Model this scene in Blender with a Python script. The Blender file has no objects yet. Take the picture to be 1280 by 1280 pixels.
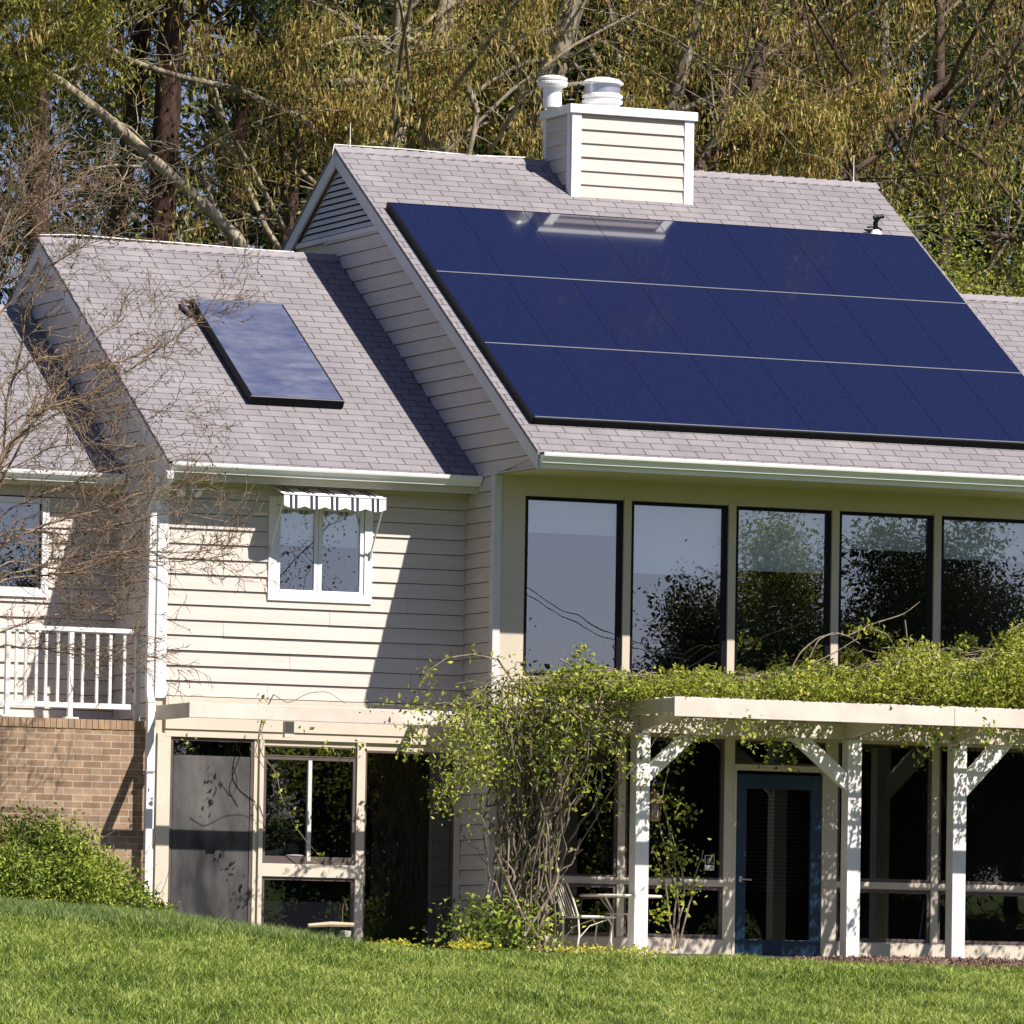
import bpy, math, random
import numpy as np
from mathutils import Matrix, Vector

# ------------------------------------------------------------------ scene, camera, light
S = bpy.context.scene
COL = S.collection
random.seed(7)
RNG = np.random.default_rng(11)

CAM_P = np.array([-30.6589, -70.1854, -0.7467])
yaw, pitch, roll = 0.4141, 0.0696, 0.0169
def _basis():
    cy, sy = math.cos(yaw), math.sin(yaw)
    F = np.array([sy*math.cos(pitch), cy*math.cos(pitch), math.sin(pitch)])
    R = np.array([cy, -sy, 0.]); U = np.cross(R, F)
    return R*math.cos(roll)+U*math.sin(roll), -R*math.sin(roll)+U*math.cos(roll), F
CR, CU, CF = _basis()
FPX = 9200.88
cam_d = bpy.data.cameras.new("camera"); cam = bpy.data.objects.new("camera", cam_d); COL.objects.link(cam)
cam_d.sensor_width = 36; cam_d.lens = FPX/1280*36; cam_d.clip_start = 1; cam_d.clip_end = 2500
M = Matrix.Identity(4)
for i in range(3):
    M[i][0], M[i][1], M[i][2], M[i][3] = CR[i], CU[i], -CF[i], CAM_P[i]
cam.matrix_world = M
S.camera = cam

SUN = Vector((.556, -1.0, 1.33)).normalized()
world = bpy.data.worlds.new("World"); S.world = world; world.use_nodes = True
wn = world.node_tree; wn.nodes.clear()
sky = wn.nodes.new('ShaderNodeTexSky'); sky.sky_type = 'NISHITA'; sky.sun_disc = False
sky.sun_elevation = math.asin(SUN.z); sky.sun_rotation = math.atan2(SUN.x, SUN.y)
sky.air_density = 1.0; sky.dust_density = 0.3; sky.ozone_density = 2.5
bg = wn.nodes.new('ShaderNodeBackground'); bg.inputs[1].default_value = 0.05
wo = wn.nodes.new('ShaderNodeOutputWorld')
tint = wn.nodes.new('ShaderNodeMixRGB'); tint.blend_type = 'MULTIPLY'; tint.inputs[0].default_value = 1; tint.inputs[2].default_value = (.90, .82, 1.08, 1)
wn.links.new(sky.outputs[0], tint.inputs[1]); wn.links.new(tint.outputs[0], bg.inputs[0]); wn.links.new(bg.outputs[0], wo.inputs[0])
sd = bpy.data.lights.new("sun", 'SUN'); sd.energy = 5.0; sd.angle = math.radians(0.5); sd.color = (1.0, .94, .87)
sun = bpy.data.objects.new("sun", sd); COL.objects.link(sun)
sun.rotation_euler = SUN.to_track_quat('Z', 'Y').to_euler(); sun.location = (20, -30, 40)
S.view_settings.view_transform = 'Standard'; S.view_settings.look = 'None'
S.view_settings.exposure = 0.82; S.view_settings.gamma = 1
S.cycles.max_bounces = 8; S.cycles.transparent_max_bounces = 12

def at(u, v, Y):
    """world point on the vertical plane y=Y that a pixel of the 1280 photo looks at"""
    d = CF*FPX + CR*(u-640) - CU*(v-640)
    return CAM_P + d*(Y-CAM_P[1])/d[1]

# ------------------------------------------------------------------ materials
def _mat(name):
    m = bpy.data.materials.new(name); m.use_nodes = True
    nt = m.node_tree; b = nt.nodes['Principled BSDF']
    return m, nt, b
def N(nt, t, **kw):
    n = nt.nodes.new(t)
    for k, v in kw.items(): setattr(n, k, v)
    return n
def ramp(nt, src, stops):
    r = N(nt, 'ShaderNodeValToRGB'); nt.links.new(src, r.inputs[0])
    e = r.color_ramp.elements
    while len(e) < len(stops): e.new(.5)
    for i, (p, c) in enumerate(stops): e[i].position = p; e[i].color = (*c, 1)
    return r.outputs[0]
def noise(nt, scale, detail=4, rough=.55, vec=None, stretch=None):
    tc = N(nt, 'ShaderNodeTexCoord'); out = tc.outputs['Object'] if vec is None else vec
    if stretch:
        mp = N(nt, 'ShaderNodeMapping'); mp.inputs['Scale'].default_value = stretch
        nt.links.new(out, mp.inputs[0]); out = mp.outputs[0]
    n = N(nt, 'ShaderNodeTexNoise'); n.inputs['Scale'].default_value = scale
    n.inputs['Detail'].default_value = detail; n.inputs['Roughness'].default_value = rough
    nt.links.new(out, n.inputs['Vector']); return n.outputs['Fac']
def bump(nt, b, h, strength=.3, dist=.01):
    bp = N(nt, 'ShaderNodeBump'); bp.inputs['Strength'].default_value = strength; bp.inputs['Distance'].default_value = dist
    nt.links.new(h, bp.inputs['Height']); nt.links.new(bp.outputs[0], b.inputs['Normal'])
def paint(name, c, var=.12, rough=.6, scale=3, stretch=None, metal=0, bmp=.15, fine=60, spec=.3):
    m, nt, b = _mat(name)
    f = noise(nt, scale, 6, .65, stretch=stretch)
    lo = tuple(x*(1-var) for x in c); hi = tuple(min(1, x*(1+var)) for x in c)
    nt.links.new(ramp(nt, f, [(.3, lo), (.7, hi)]), b.inputs['Base Color'])
    b.inputs['Roughness'].default_value = rough; b.inputs['Metallic'].default_value = metal
    b.inputs['Specular IOR Level'].default_value = spec
    if bmp: bump(nt, b, noise(nt, fine, 3, stretch=stretch), bmp, .004)
    return m
def leafmat(name, cols, rough=.55, trans=.35, spec=.25):
    m, nt, b = _mat(name)
    g = N(nt, 'ShaderNodeNewGeometry')
    n = noise(nt, 1.3, 3)
    mx = N(nt, 'ShaderNodeMath', operation='MULTIPLY_ADD'); nt.links.new(n, mx.inputs[0]); mx.inputs[1].default_value = 1.1; mx.inputs[2].default_value = -.55
    ad = N(nt, 'ShaderNodeMath', operation='ADD', use_clamp=True); nt.links.new(g.outputs['Random Per Island'], ad.inputs[0]); nt.links.new(mx.outputs[0], ad.inputs[1])
    k = len(cols)
    c = ramp(nt, ad.outputs[0], [(i/(k-1), cc) for i, cc in enumerate(cols)])
    nt.links.new(c, b.inputs['Base Color']); b.inputs['Roughness'].default_value = rough
    b.inputs['Specular IOR Level'].default_value = spec
    tr = N(nt, 'ShaderNodeBsdfTranslucent'); nt.links.new(c, tr.inputs[0])
    ms = N(nt, 'ShaderNodeMixShader'); ms.inputs[0].default_value = trans
    out = nt.nodes['Material Output']
    nt.links.new(b.outputs[0], ms.inputs[1]); nt.links.new(tr.outputs[0], ms.inputs[2]); nt.links.new(ms.outputs[0], out.inputs[0])
    return m
def bark(name, c1, c2, scale=6, st=(1, 1, .25)):
    m, nt, b = _mat(name)
    f = noise(nt, scale, 8, .7, stretch=st)
    nt.links.new(ramp(nt, f, [(.3, c1), (.68, c2)]), b.inputs['Base Color'])
    b.inputs['Roughness'].default_value = .9; b.inputs['Specular IOR Level'].default_value = .1
    bump(nt, b, f, .8, .03)
    return m
def glassmat(name, tint, refl=.16, rough=.0, wav=.0):
    m, nt, b = _mat(name); nt.nodes.remove(b)
    gl = N(nt, 'ShaderNodeBsdfGlossy'); gl.inputs['Roughness'].default_value = rough; gl.inputs[0].default_value = (.93, .97, 1, 1)
    tp = N(nt, 'ShaderNodeBsdfTransparent'); tp.inputs[0].default_value = (*tint, 1)
    fr = N(nt, 'ShaderNodeFresnel'); fr.inputs[0].default_value = 1.5
    ad = N(nt, 'ShaderNodeMath', operation='ADD', use_clamp=True); nt.links.new(fr.outputs[0], ad.inputs[0]); ad.inputs[1].default_value = refl
    ms = N(nt, 'ShaderNodeMixShader'); nt.links.new(ad.outputs[0], ms.inputs[0])
    nt.links.new(tp.outputs[0], ms.inputs[1]); nt.links.new(gl.outputs[0], ms.inputs[2])
    nt.links.new(ms.outputs[0], nt.nodes['Material Output'].inputs[0])
    if wav:
        bp = N(nt, 'ShaderNodeBump'); bp.inputs['Strength'].default_value = wav; bp.inputs['Distance'].default_value = .01
        nt.links.new(noise(nt, 1.2, 2), bp.inputs['Height']); nt.links.new(bp.outputs[0], gl.inputs['Normal'])
    return m

def shingle_mat():
    m, nt, b = _mat("roof_shingles")
    tc = N(nt, 'ShaderNodeTexCoord')
    br = N(nt, 'ShaderNodeTexBrick'); nt.links.new(tc.outputs['UV'], br.inputs['Vector'])
    br.offset = .42; br.inputs['Scale'].default_value = 1; br.inputs['Brick Width'].default_value = .30
    br.inputs['Row Height'].default_value = .13; br.inputs['Mortar Size'].default_value = .0062; br.inputs['Mortar Smooth'].default_value = .25
    br.inputs['Bias'].default_value = 0
    br.inputs['Color1'].default_value = (.205, .191, .202, 1); br.inputs['Color2'].default_value = (.236, .220, .230, 1)
    br.inputs['Mortar'].default_value = (.05, .044, .048, 1)
    n1 = noise(nt, 220, 2, .7, vec=tc.outputs['UV']); n2 = noise(nt, .9, 5, .6, vec=tc.outputs['UV'])
    c1 = ramp(nt, n1, [(.25, (.72, .72, .72)), (.75, (1.22, 1.22, 1.2))])
    c2 = ramp(nt, n2, [(.25, (.86, .85, .86)), (.75, (1.08, 1.08, 1.06))])
    a = N(nt, 'ShaderNodeMixRGB', blend_type='MULTIPLY'); a.inputs[0].default_value = 1
    nt.links.new(br.outputs['Color'], a.inputs[1]); nt.links.new(c1, a.inputs[2])
    a2 = N(nt, 'ShaderNodeMixRGB', blend_type='MULTIPLY'); a2.inputs[0].default_value = 1
    nt.links.new(a.outputs[0], a2.inputs[1]); nt.links.new(c2, a2.inputs[2])
    n3 = noise(nt, 1.0, 5, .7, vec=tc.outputs['UV'], stretch=(2.6, .35, 1)); c3 = ramp(nt, n3, [(.30, (.84, .84, .86)), (.62, (1.06, 1.05, 1.04))])
    a3 = N(nt, 'ShaderNodeMixRGB', blend_type='MULTIPLY'); a3.inputs[0].default_value = 1; nt.links.new(a2.outputs[0], a3.inputs[1]); nt.links.new(c3, a3.inputs[2])
    nt.links.new(a3.outputs[0], b.inputs['Base Color']); b.inputs['Roughness'].default_value = .92
    b.inputs['Specular IOR Level'].default_value = .15
    bump(nt, b, br.outputs['Fac'], -.5, .006)
    return m
def brick_mat():
    m, nt, b = _mat("brick_masonry")
    tc = N(nt, 'ShaderNodeTexCoord')
    br = N(nt, 'ShaderNodeTexBrick'); nt.links.new(tc.outputs['UV'], br.inputs['Vector'])
    br.inputs['Scale'].default_value = 1; br.inputs['Brick Width'].default_value = .205; br.inputs['Row Height'].default_value = .0695
    br.inputs['Mortar Size'].default_value = .0055; br.inputs['Mortar Smooth'].default_value = .3
    br.inputs['Color1'].default_value = (.235, .145, .088, 1); br.inputs['Color2'].default_value = (.37, .25, .16, 1)
    br.inputs['Mortar'].default_value = (.42, .35, .27, 1); br.inputs['Bias'].default_value = -.1
    n1 = noise(nt, 5, 6, .7, vec=tc.outputs['UV']); c1 = ramp(nt, n1, [(.3, (.62, .62, .62)), (.7, (1.15, 1.13, 1.1))])
    a = N(nt, 'ShaderNodeMixRGB', blend_type='MULTIPLY'); a.inputs[0].default_value = 1
    nt.links.new(br.outputs['Color'], a.inputs[1]); nt.links.new(c1, a.inputs[2])
    nt.links.new(a.outputs[0], b.inputs['Base Color']); b.inputs['Roughness'].default_value = .9
    bump(nt, b, br.outputs['Fac'], -.7, .006)
    return m
def cell_mat():
    m, nt, b = _mat("solar_cells")
    tc = N(nt, 'ShaderNodeTexCoord')
    n = noise(nt, 34, 6, .8, vec=tc.outputs['Object'])
    nt.links.new(ramp(nt, n, [(.36, (.002, .003, .019)), (.64, (.008, .011, .042))]), b.inputs['Base Color'])
    b.inputs['Roughness'].default_value = .10; b.inputs['Specular IOR Level'].default_value = .5
    b.inputs['Coat Weight'].default_value = .8; b.inputs['Coat Roughness'].default_value = .035
    return m
def collector_mat():
    m, nt, b = _mat("collector_glass")
    n = noise(nt, 1.5, 7, .65, stretch=(1.5, 3.5, 3.5))
    nt.links.new(ramp(nt, n, [(.30, (.05, .06, .12)), (.72, (.13, .14, .19))]), b.inputs['Base Color'])
    nt.links.new(ramp(nt, n, [(.3, (.12,)*3), (.7, (.5,)*3)]), b.inputs['Roughness'])
    b.inputs['Coat Weight'].default_value = .5; b.inputs['Coat Roughness'].default_value = .2
    return m
def awning_mat():
    m, nt, b = _mat("striped_canvas")
    tc = N(nt, 'ShaderNodeTexCoord'); sp = N(nt, 'ShaderNodeSeparateXYZ'); nt.links.new(tc.outputs['UV'], sp.inputs[0])
    # pairs of dark stripes repeating
    md = N(nt, 'ShaderNodeMath', operation='FRACT'); ml = N(nt, 'ShaderNodeMath', operation='MULTIPLY'); ml.inputs[1].default_value = 1/.2295
    nt.links.new(sp.outputs['X'], ml.inputs[0]); nt.links.new(ml.outputs[0], md.inputs[0])
    c = N(nt, 'ShaderNodeValToRGB'); c.color_ramp.interpolation = 'CONSTANT'; nt.links.new(md.outputs[0], c.inputs[0])
    W = (.85, .85, .87, 1); D = (.03, .025, .05, 1); e = c.color_ramp.elements
    e[0].position = 0; e[0].color = W; e[1].position = .26; e[1].color = D
    for p, q in ((.41, W), (.51, D), (.66, W)):
        x = e.new(p); x.color = q
    nt.links.new(c.outputs[0], b.inputs['Base Color']); b.inputs['Roughness'].default_value = .9
    return m
def ground_mat(name, stops, scale=.7):
    m, nt, b = _mat(name)
    n = noise(nt, scale, 10, .7); nt.links.new(ramp(nt, n, stops), b.inputs['Base Color'])
    b.inputs['Roughness'].default_value = 1; b.inputs['Specular IOR Level'].default_value = .05
    bump(nt, b, noise(nt, 25, 4), .6, .04)
    return m

MT = {}
MT['siding'] = paint("beige_siding", (.545, .475, .425), .07, .65, 2.5, (.5, 1, 6), bmp=.25, fine=30)
MT['panel'] = paint("beige_panel", (.52, .455, .36), .06, .6, 2)
MT['trim'] = paint("white_trim", (.74, .72, .72), .05, .5, 3)
MT['gtrim'] = paint("grey_white_trim", (.58, .545, .54), .07, .55, 3)
MT['cream'] = paint("cream_frame", (.56, .49, .40), .08, .6, 3)
MT['pergola'] = paint("pergola_paint", (.60, .52, .45), .14, .6, 2.2, bmp=.25, fine=25)
MT['postwhite'] = paint("white_post_paint", (.74, .71, .68), .13, .6, 2.2, bmp=.2)
MT['gutter'] = paint("white_gutter", (.80, .79, .77), .03, .35, 4, bmp=0, spec=.5)
MT['soffit'] = paint("soffit_paint", (.50, .47, .37), .05, .7, 2)
MT['black'] = paint("black_frame", (.004, .004, .005), .2, .5, 4, bmp=0, spec=.15)
MT['bronze'] = paint("brown_frame", (.10, .075, .07), .2, .5, 4, bmp=0)
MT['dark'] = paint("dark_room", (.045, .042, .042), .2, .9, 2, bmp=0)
MT['blind'] = paint("roller_blind", (.86, .88, .86), .05, .8, 3, bmp=0)
MT['greyblind'] = paint("grey_curtain", (.34, .31, .31), .12, .9, 2.5, bmp=0)
MT['shingle'] = shingle_mat(); MT['brick'] = brick_mat(); MT['cells'] = cell_mat(); MT['coll'] = collector_mat()
MT['canvas'] = awning_mat()
MT['capbrick'] = paint('brown_bricks', (.30, .20, .125), .35, .9, 9, (1, .2, .2), bmp=.3)
MT['cap'] = paint("ridge_shingle", (.25, .225, .235), .14, .9, 9, bmp=.3)
MT['alu'] = paint("aluminium", (.55, .54, .56), .05, .35, 5, metal=.8, bmp=0)
MT['door'] = paint("blue_door_paint", (.004, .022, .048), .25, .35, 3, bmp=.1, spec=.5)
MT['iron'] = paint("cream_iron", (.66, .60, .50), .12, .5, 12, bmp=.1)
MT['brass'] = paint("weathered_brass", (.30, .21, .10), .3, .5, 25, metal=.4, bmp=.2)
MT['glass_up'] = glassmat("window_glass", (.90, .93, .94), .25, 0, .06)
MT['glass_low'] = glassmat("dark_glass", (.5, .52, .53), .10, 0, .08)
MT['concrete'] = paint("concrete", (.42, .40, .37), .12, .85, 4)
MT['trunk'] = bark("brown_bark", (.045, .03, .025), (.16, .11, .085))
MT['pinebark'] = bark("red_pine_bark", (.014, .010, .009), (.095, .055, .042), 9)
MT['greybark'] = bark("grey_bark", (.06, .05, .035), (.33, .28, .21), 7)
MT['palebark'] = bark("pale_bark", (.10, .08, .05), (.46, .40, .29), 7)
MT['twig'] = bark("tan_twig", (.07, .044, .03), (.33, .245, .165), 9)
MT['redtwig'] = bark("reddish_twig", (.07, .04, .028), (.25, .165, .11), 9)
MT['vinebark'] = bark("vine_bark", (.05, .036, .026), (.35, .285, .215), 14)
MT['seed'] = paint("seed_pods", (.06, .035, .025), .3, .8, 30, bmp=0)
MT['catkin'] = leafmat("catkins", [(.12, .07, .02), (.31, .20, .055), (.45, .32, .105), (.40, .36, .11)], trans=.3)
MT['oakleaf'] = leafmat("young_oak_leaves", [(.04, .06, .012), (.15, .17, .03), (.28, .27, .055), (.40, .36, .09)])
MT['darkleaf'] = leafmat("dark_leaves", [(.012, .022, .008), (.035, .055, .014), (.07, .095, .022)], trans=.2)
MT['needle'] = leafmat("pine_needles", [(.015, .03, .014), (.04, .075, .022), (.10, .14, .03)], trans=.2)
MT['yneedle'] = leafmat("yellow_green_needles", [(.10, .12, .02), (.27, .26, .045), (.44, .40, .08)], trans=.3)
MT['brightleaf'] = leafmat("bright_young_leaves", [(.09, .13, .02), (.24, .28, .035), (.40, .42, .06), (.50, .50, .11)], trans=.4)
MT['vineleaf'] = leafmat("vine_leaves", [(.06, .10, .014), (.20, .25, .03), (.36, .40, .05), (.50, .50, .10)], trans=.35)
MT['bushleaf'] = leafmat("bush_leaves", [(.03, .055, .012), (.13, .18, .025), (.28, .36, .045), (.40, .44, .08)], trans=.3)
MT['grassblade'] = leafmat("grass_blades", [(.035, .075, .018), (.135, .215, .030), (.30, .385, .055), (.58, .62, .20)], trans=.35, spec=.3)
MT['tallgrass'] = leafmat("ground_cover_blades", [(.08, .13, .04), (.20, .28, .075), (.36, .42, .14)], trans=.3)
MT['lawn'] = ground_mat("lawn_soil", [(.3, (.045, .075, .016)), (.7, (.10, .14, .03))])
MT['mulch'] = ground_mat("bark_mulch", [(.3, (.05, .028, .018)), (.7, (.22, .14, .10))], 14)
MT['chip'] = leafmat("mulch_chips", [(.06, .03, .02), (.19, .12, .09), (.33, .24, .19)], trans=0)
MT['yflower'] = leafmat("yellow_flowers", [(.45, .38, .03), (.55, .52, .08), (.22, .28, .04)], trans=.3)
MT['wire'] = paint("black_cable", (.02, .02, .02), .1, .6, 4, bmp=0)
MT['cable'] = paint("white_cable", (.75, .74, .68), .05, .5, 4, bmp=0)
MT['woodchunk'] = paint("weathered_wood", (.44, .34, .24), .2, .8, 9)
MT['screen'] = None
def screen_mat():
    m, nt, b = _mat("grey_insect_screen"); 
    n = noise(nt, 2.0, 6, .6, stretch=(1.6, 1, .6))
    nt.links.new(ramp(nt, n, [(.32, (.025, .025, .028)), (.68, (.17, .158, .15))]), b.inputs['Base Color']); b.inputs['Roughness'].default_value = .85
    tp = N(nt, 'ShaderNodeBsdfTransparent'); ms = N(nt, 'ShaderNodeMixShader'); ms.inputs[0].default_value = .58
    nt.links.new(tp.outputs[0], ms.inputs[1]); nt.links.new(b.outputs[0], ms.inputs[2]); nt.links.new(ms.outputs[0], nt.nodes['Material Output'].inputs[0])
    return m
MT['screen'] = screen_mat()

# ------------------------------------------------------------------ object helpers
def link(name, me, mat, parent=None):
    o = bpy.data.objects.new(name, me); COL.objects.link(o)
    if mat is not None: me.materials.append(MT[mat] if isinstance(mat, str) else mat)
    if parent is not None: o.parent = parent; o.location = tuple(-np.array(ROOT.get(parent.name, (0, 0, 0))))
    return o
ROOT = {}
def thing(name, label, cat, loc=(0, 0, 0), group=None):
    o = bpy.data.objects.new(name, None); COL.objects.link(o); o.location = loc; o.empty_display_size = .2
    ROOT[o.name] = loc; o['label'] = label; o['category'] = cat
    if group: o['group'] = group
    return o
def tag(o, label=None, cat=None, group=None, kind=None):
    for k, v in (('label', label), ('category', cat), ('group', group), ('kind', kind)):
        if v: o[k] = v
    return o
# every part mesh is written in world coordinates; link() compensates for its thing's base point
def meshnp(name, V, polys, mat, parent=None, smooth=False, uv=None):
    """V (n,3); polys list of int arrays (m,k)"""
    V = np.asarray(V, np.float32).reshape(-1, 3)
    me = bpy.data.meshes.new(name)
    me.vertices.add(len(V)); me.vertices.foreach_set('co', V.ravel())
    polys = [np.asarray(p, np.int32) for p in polys if len(p)]
    loops = np.concatenate([p.ravel() for p in polys]); tot = np.concatenate([np.full(len(p), p.shape[1], np.int32) for p in polys])
    st = np.concatenate([[0], np.cumsum(tot)[:-1]]).astype(np.int32)
    me.loops.add(len(loops)); me.loops.foreach_set('vertex_index', loops)
    me.polygons.add(len(tot)); me.polygons.foreach_set('loop_start', st); me.polygons.foreach_set('loop_total', tot)
    me.polygons.foreach_set('use_smooth', np.full(len(tot), bool(smooth)))
    if uv is not None:
        l = me.uv_layers.new(name='UVMap'); l.data.foreach_set('uv', np.asarray(uv, np.float32)[loops].ravel())
    me.update(calc_edges=True)
    if parent is not None and parent.parent is not None:   # sub-part: its part already carries the offset
        o = bpy.data.objects.new(name, me); COL.objects.link(o); me.materials.append(MT[mat] if isinstance(mat, str) else mat); o.parent = parent
        return o
    return link(name, me, mat, parent)

class B:
    """collects boxes, prisms and tubes into one mesh"""
    def __init__(s): s.V = []; s.Q = []; s.T = []; s.n = 0
    def raw(s, V, quads=(), tris=()):
        V = np.asarray(V, float).reshape(-1, 3); s.V.append(V)
        if len(quads): s.Q.append(np.asarray(quads)+s.n)
        if len(tris): s.T.append(np.asarray(tris)+s.n)
        s.n += len(V); return s
    def box(s, x0, x1, y0, y1, z0, z1):
        V = [(x, y, z) for z in (z0, z1) for y in (y0, y1) for x in (x0, x1)]
        return s.raw(V, [(0, 2, 3, 1), (4, 5, 7, 6), (0, 1, 5, 4), (2, 6, 7, 3), (0, 4, 6, 2), (1, 3, 7, 5)])
    def prism(s, prof, ax, a, b):
        """closed convex-ish profile of 2-D points extruded along axis 0 (x) or 1 (y) or 2"""
        k = len(prof); V = []
        for t in (a, b):
            for p, q in prof:
                V.append({0: (t, p, q), 1: (p, t, q), 2: (p, q, t)}[ax])
        qs = [(i, (i+1) % k, (i+1) % k+k, i+k) for i in range(k)]
        s.raw(V, qs)
        if k == 4: s.Q.append(np.array([(3, 2, 1, 0), (4, 5, 6, 7)])+s.n-8)
        else: s.T.append(np.array([(0, i+1, i) for i in range(1, k-1)]+[(k, k+i, k+i+1) for i in range(1, k-1)])+s.n-2*k)
        return s
    def bar(s, p, q, w, h=None, up=(0, 0, 1)):
        p = np.array(p, float); q = np.array(q, float); h = h or w
        d = q-p; d /= np.linalg.norm(d); a = np.cross(d, up)
        if np.linalg.norm(a) < 1e-4: a = np.cross(d, (0, 1, 0))
        a /= np.linalg.norm(a); b = np.cross(a, d); V = []
        for c in (p, q):
            for i, j in ((-1, -1), (1, -1), (1, 1), (-1, 1)): V.append(c+a*i*w/2+b*j*h/2)
        return s.raw(V, [(0, 3, 2, 1), (4, 5, 6, 7), (0, 1, 5, 4), (1, 2, 6, 5), (2, 3, 7, 6), (3, 0, 4, 7)])
    def tube(s, pts, rad, k=6, cap=True):
        V, Q = tube_arr(pts, rad, k); s.raw(V, Q)
        if cap and k >= 3:
            n = len(V); s.T.append(np.array([(0, i+1, i) for i in range(1, k-1)]+[(n-k, n-k+i, n-k+i+1) for i in range(1, k-1)])+s.n-n)
        return s
    def lathe(s, c, prof, k=20):
        a = np.arange(k)*2*np.pi/k; V = []
        for r, z in prof: V.append(np.stack([c[0]+r*np.cos(a), c[1]+r*np.sin(a), np.full(k, c[2]+z)], 1))
        V = np.concatenate(V); Q = []
        for i in range(len(prof)-1):
            for j in range(k): Q.append((i*k+j, i*k+(j+1) % k, (i+1)*k+(j+1) % k, (i+1)*k+j))
        s.raw(V, Q); n = len(V)
        s.T.append(np.array([(0, i+1, i) for i in range(1, k-1)]+[(n-k, n-k+i, n-k+i+1) for i in range(1, k-1)])+s.n-n)
        return s
    def out(s, name, mat, parent=None, bevel=0, smooth=False):
        P = []
        if s.Q: P.append(np.concatenate(s.Q))
        if s.T: P.append(np.concatenate(s.T))
        o = meshnp(name, np.concatenate(s.V), P, mat, parent, smooth)
        if bevel:
            m = o.modifiers.new('bevel', 'BEVEL'); m.width = bevel; m.segments = 2; m.limit_method = 'ANGLE'
        return o
def tube_arr(pts, rad, k=6):
    P = np.asarray(pts, float); n = len(P); rad = np.broadcast_to(np.asarray(rad, float), (n,))
    T = np.gradient(P, axis=0); T /= np.linalg.norm(T, axis=1)[:, None]+1e-9
    ref = np.array([0., 0, 1]) if abs(T[0, 2]) < .8 else np.array([1., 0, 0])
    A = np.cross(T, ref); A /= np.linalg.norm(A, axis=1)[:, None]+1e-9; Bn = np.cross(T, A)
    a = np.arange(k)*2*np.pi/k
    V = P[:, None, :]+rad[:, None, None]*(np.cos(a)[None, :, None]*A[:, None, :]+np.sin(a)[None, :, None]*Bn[:, None, :])
    i = np.arange(n-1)[:, None]*k; j = np.arange(k)[None, :]; j2 = (j+1) % k
    Q = np.stack([i+j, i+j2, i+k+j2, i+k+j], -1).reshape(-1, 4)
    return V.reshape(-1, 3), Q
def box(name, mat, parent, *c, bevel=0): return B().box(*c).out(name, mat, parent, bevel)

def wall_grid(bl, ax, u0, u1, z0, z1, t0, t1, holes):
    """solid wall minus rectangular holes; ax 'x': wall runs along x, thickness y t0..t1"""
    us = sorted({u0, u1, *[min(max(h[i], u0), u1) for h in holes for i in (0, 1)]}); zs = sorted({z0, z1, *[min(max(h[i], z0), z1) for h in holes for i in (2, 3)]})
    for a, b in zip(us[:-1], us[1:]):
        for c, d in zip(zs[:-1], zs[1:]):
            m, n = (a+b)/2, (c+d)/2
            if any(h[0] < m < h[1] and h[2] < n < h[3] for h in holes): continue
            if ax == 'x': bl.box(a, b, t0, t1, c, d)
            else: bl.box(t0, t1, a, b, c, d)
def siding(bl, ax, plane, sgn, z0, z1, ivl, e=.158, lap_shade=None):
    """lap boards; ivl(z)->(a,b) or list; ax 'x' faces -y (sgn -1), ax 'y' faces -x"""
    n = int(math.ceil((z1-z0)/e)); r = random.Random(int(plane*100)+5)
    for i in range(n):
        a = z0+i*e; b = min(z1, a+e)
        I = ivl((a+b)/2, a, b)
        J = []
        for (p0, q0, p1, q1) in I:
            if q0-p0 > 1.9 and q1-p1 > 1.9 and lap_shade is not None:
                c = r.uniform(p0+.5, q0-.5); J += [(p0, c-.0015, p1, c-.0015), (c+.0015, q0, c+.0015, q1)]
            else: J.append((p0, q0, p1, q1))
        for (p0, q0, p1, q1) in J:      # interval at bottom (p0,q0) and at top (p1,q1)
            if q0-p0 < .01 and q1-p1 < .01: continue
            j = r.uniform(-.003, .003); o0 = .026+j; o1 = .006
            L = []
            if lap_shade is not None:  # narrow black strip behind the lap gap, added to darken it like shade
                lap_shade.raw([((u, plane+sgn*.0035, z) if ax == 'x' else (plane+sgn*.0035, u, z)) for u, z in ((p0, a-.004), (q0, a-.004), (q0, a+.012), (p0, a+.012))], [(0, 1, 2, 3)])
            g_ = a+(.0065 if lap_shade is not None else 0)
            for (u, z, o) in ((p0, g_, o0), (q0, g_, o0), (q1, b, o1), (p1, b, o1), (p0, g_, 0.001), (q0, g_, 0.001), (q1, b, 0.001), (p1, b, 0.001)):
                L.append((u, plane+sgn*o, z) if ax == 'x' else (plane+sgn*o, u, z))
            bl.raw(L, [(0, 1, 2, 3), (4, 5, 1, 0), (3, 2, 6, 7), (0, 3, 7, 4), (1, 5, 6, 2)])
def minus(p, q, holes, z):
    """interval p..q minus holes active at z"""
    out = [(p, q)]
    for h in holes:
        if h[2] < z < h[3]:
            nx = []
            for a, b in out:
                if h[1] <= a or h[0] >= b: nx.append((a, b)); continue
                if h[0] > a: nx.append((a, h[0]))
                if h[1] < b: nx.append((h[1], b))
            out = nx
    return [(a, b, a, b) for a, b in out]

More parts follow.
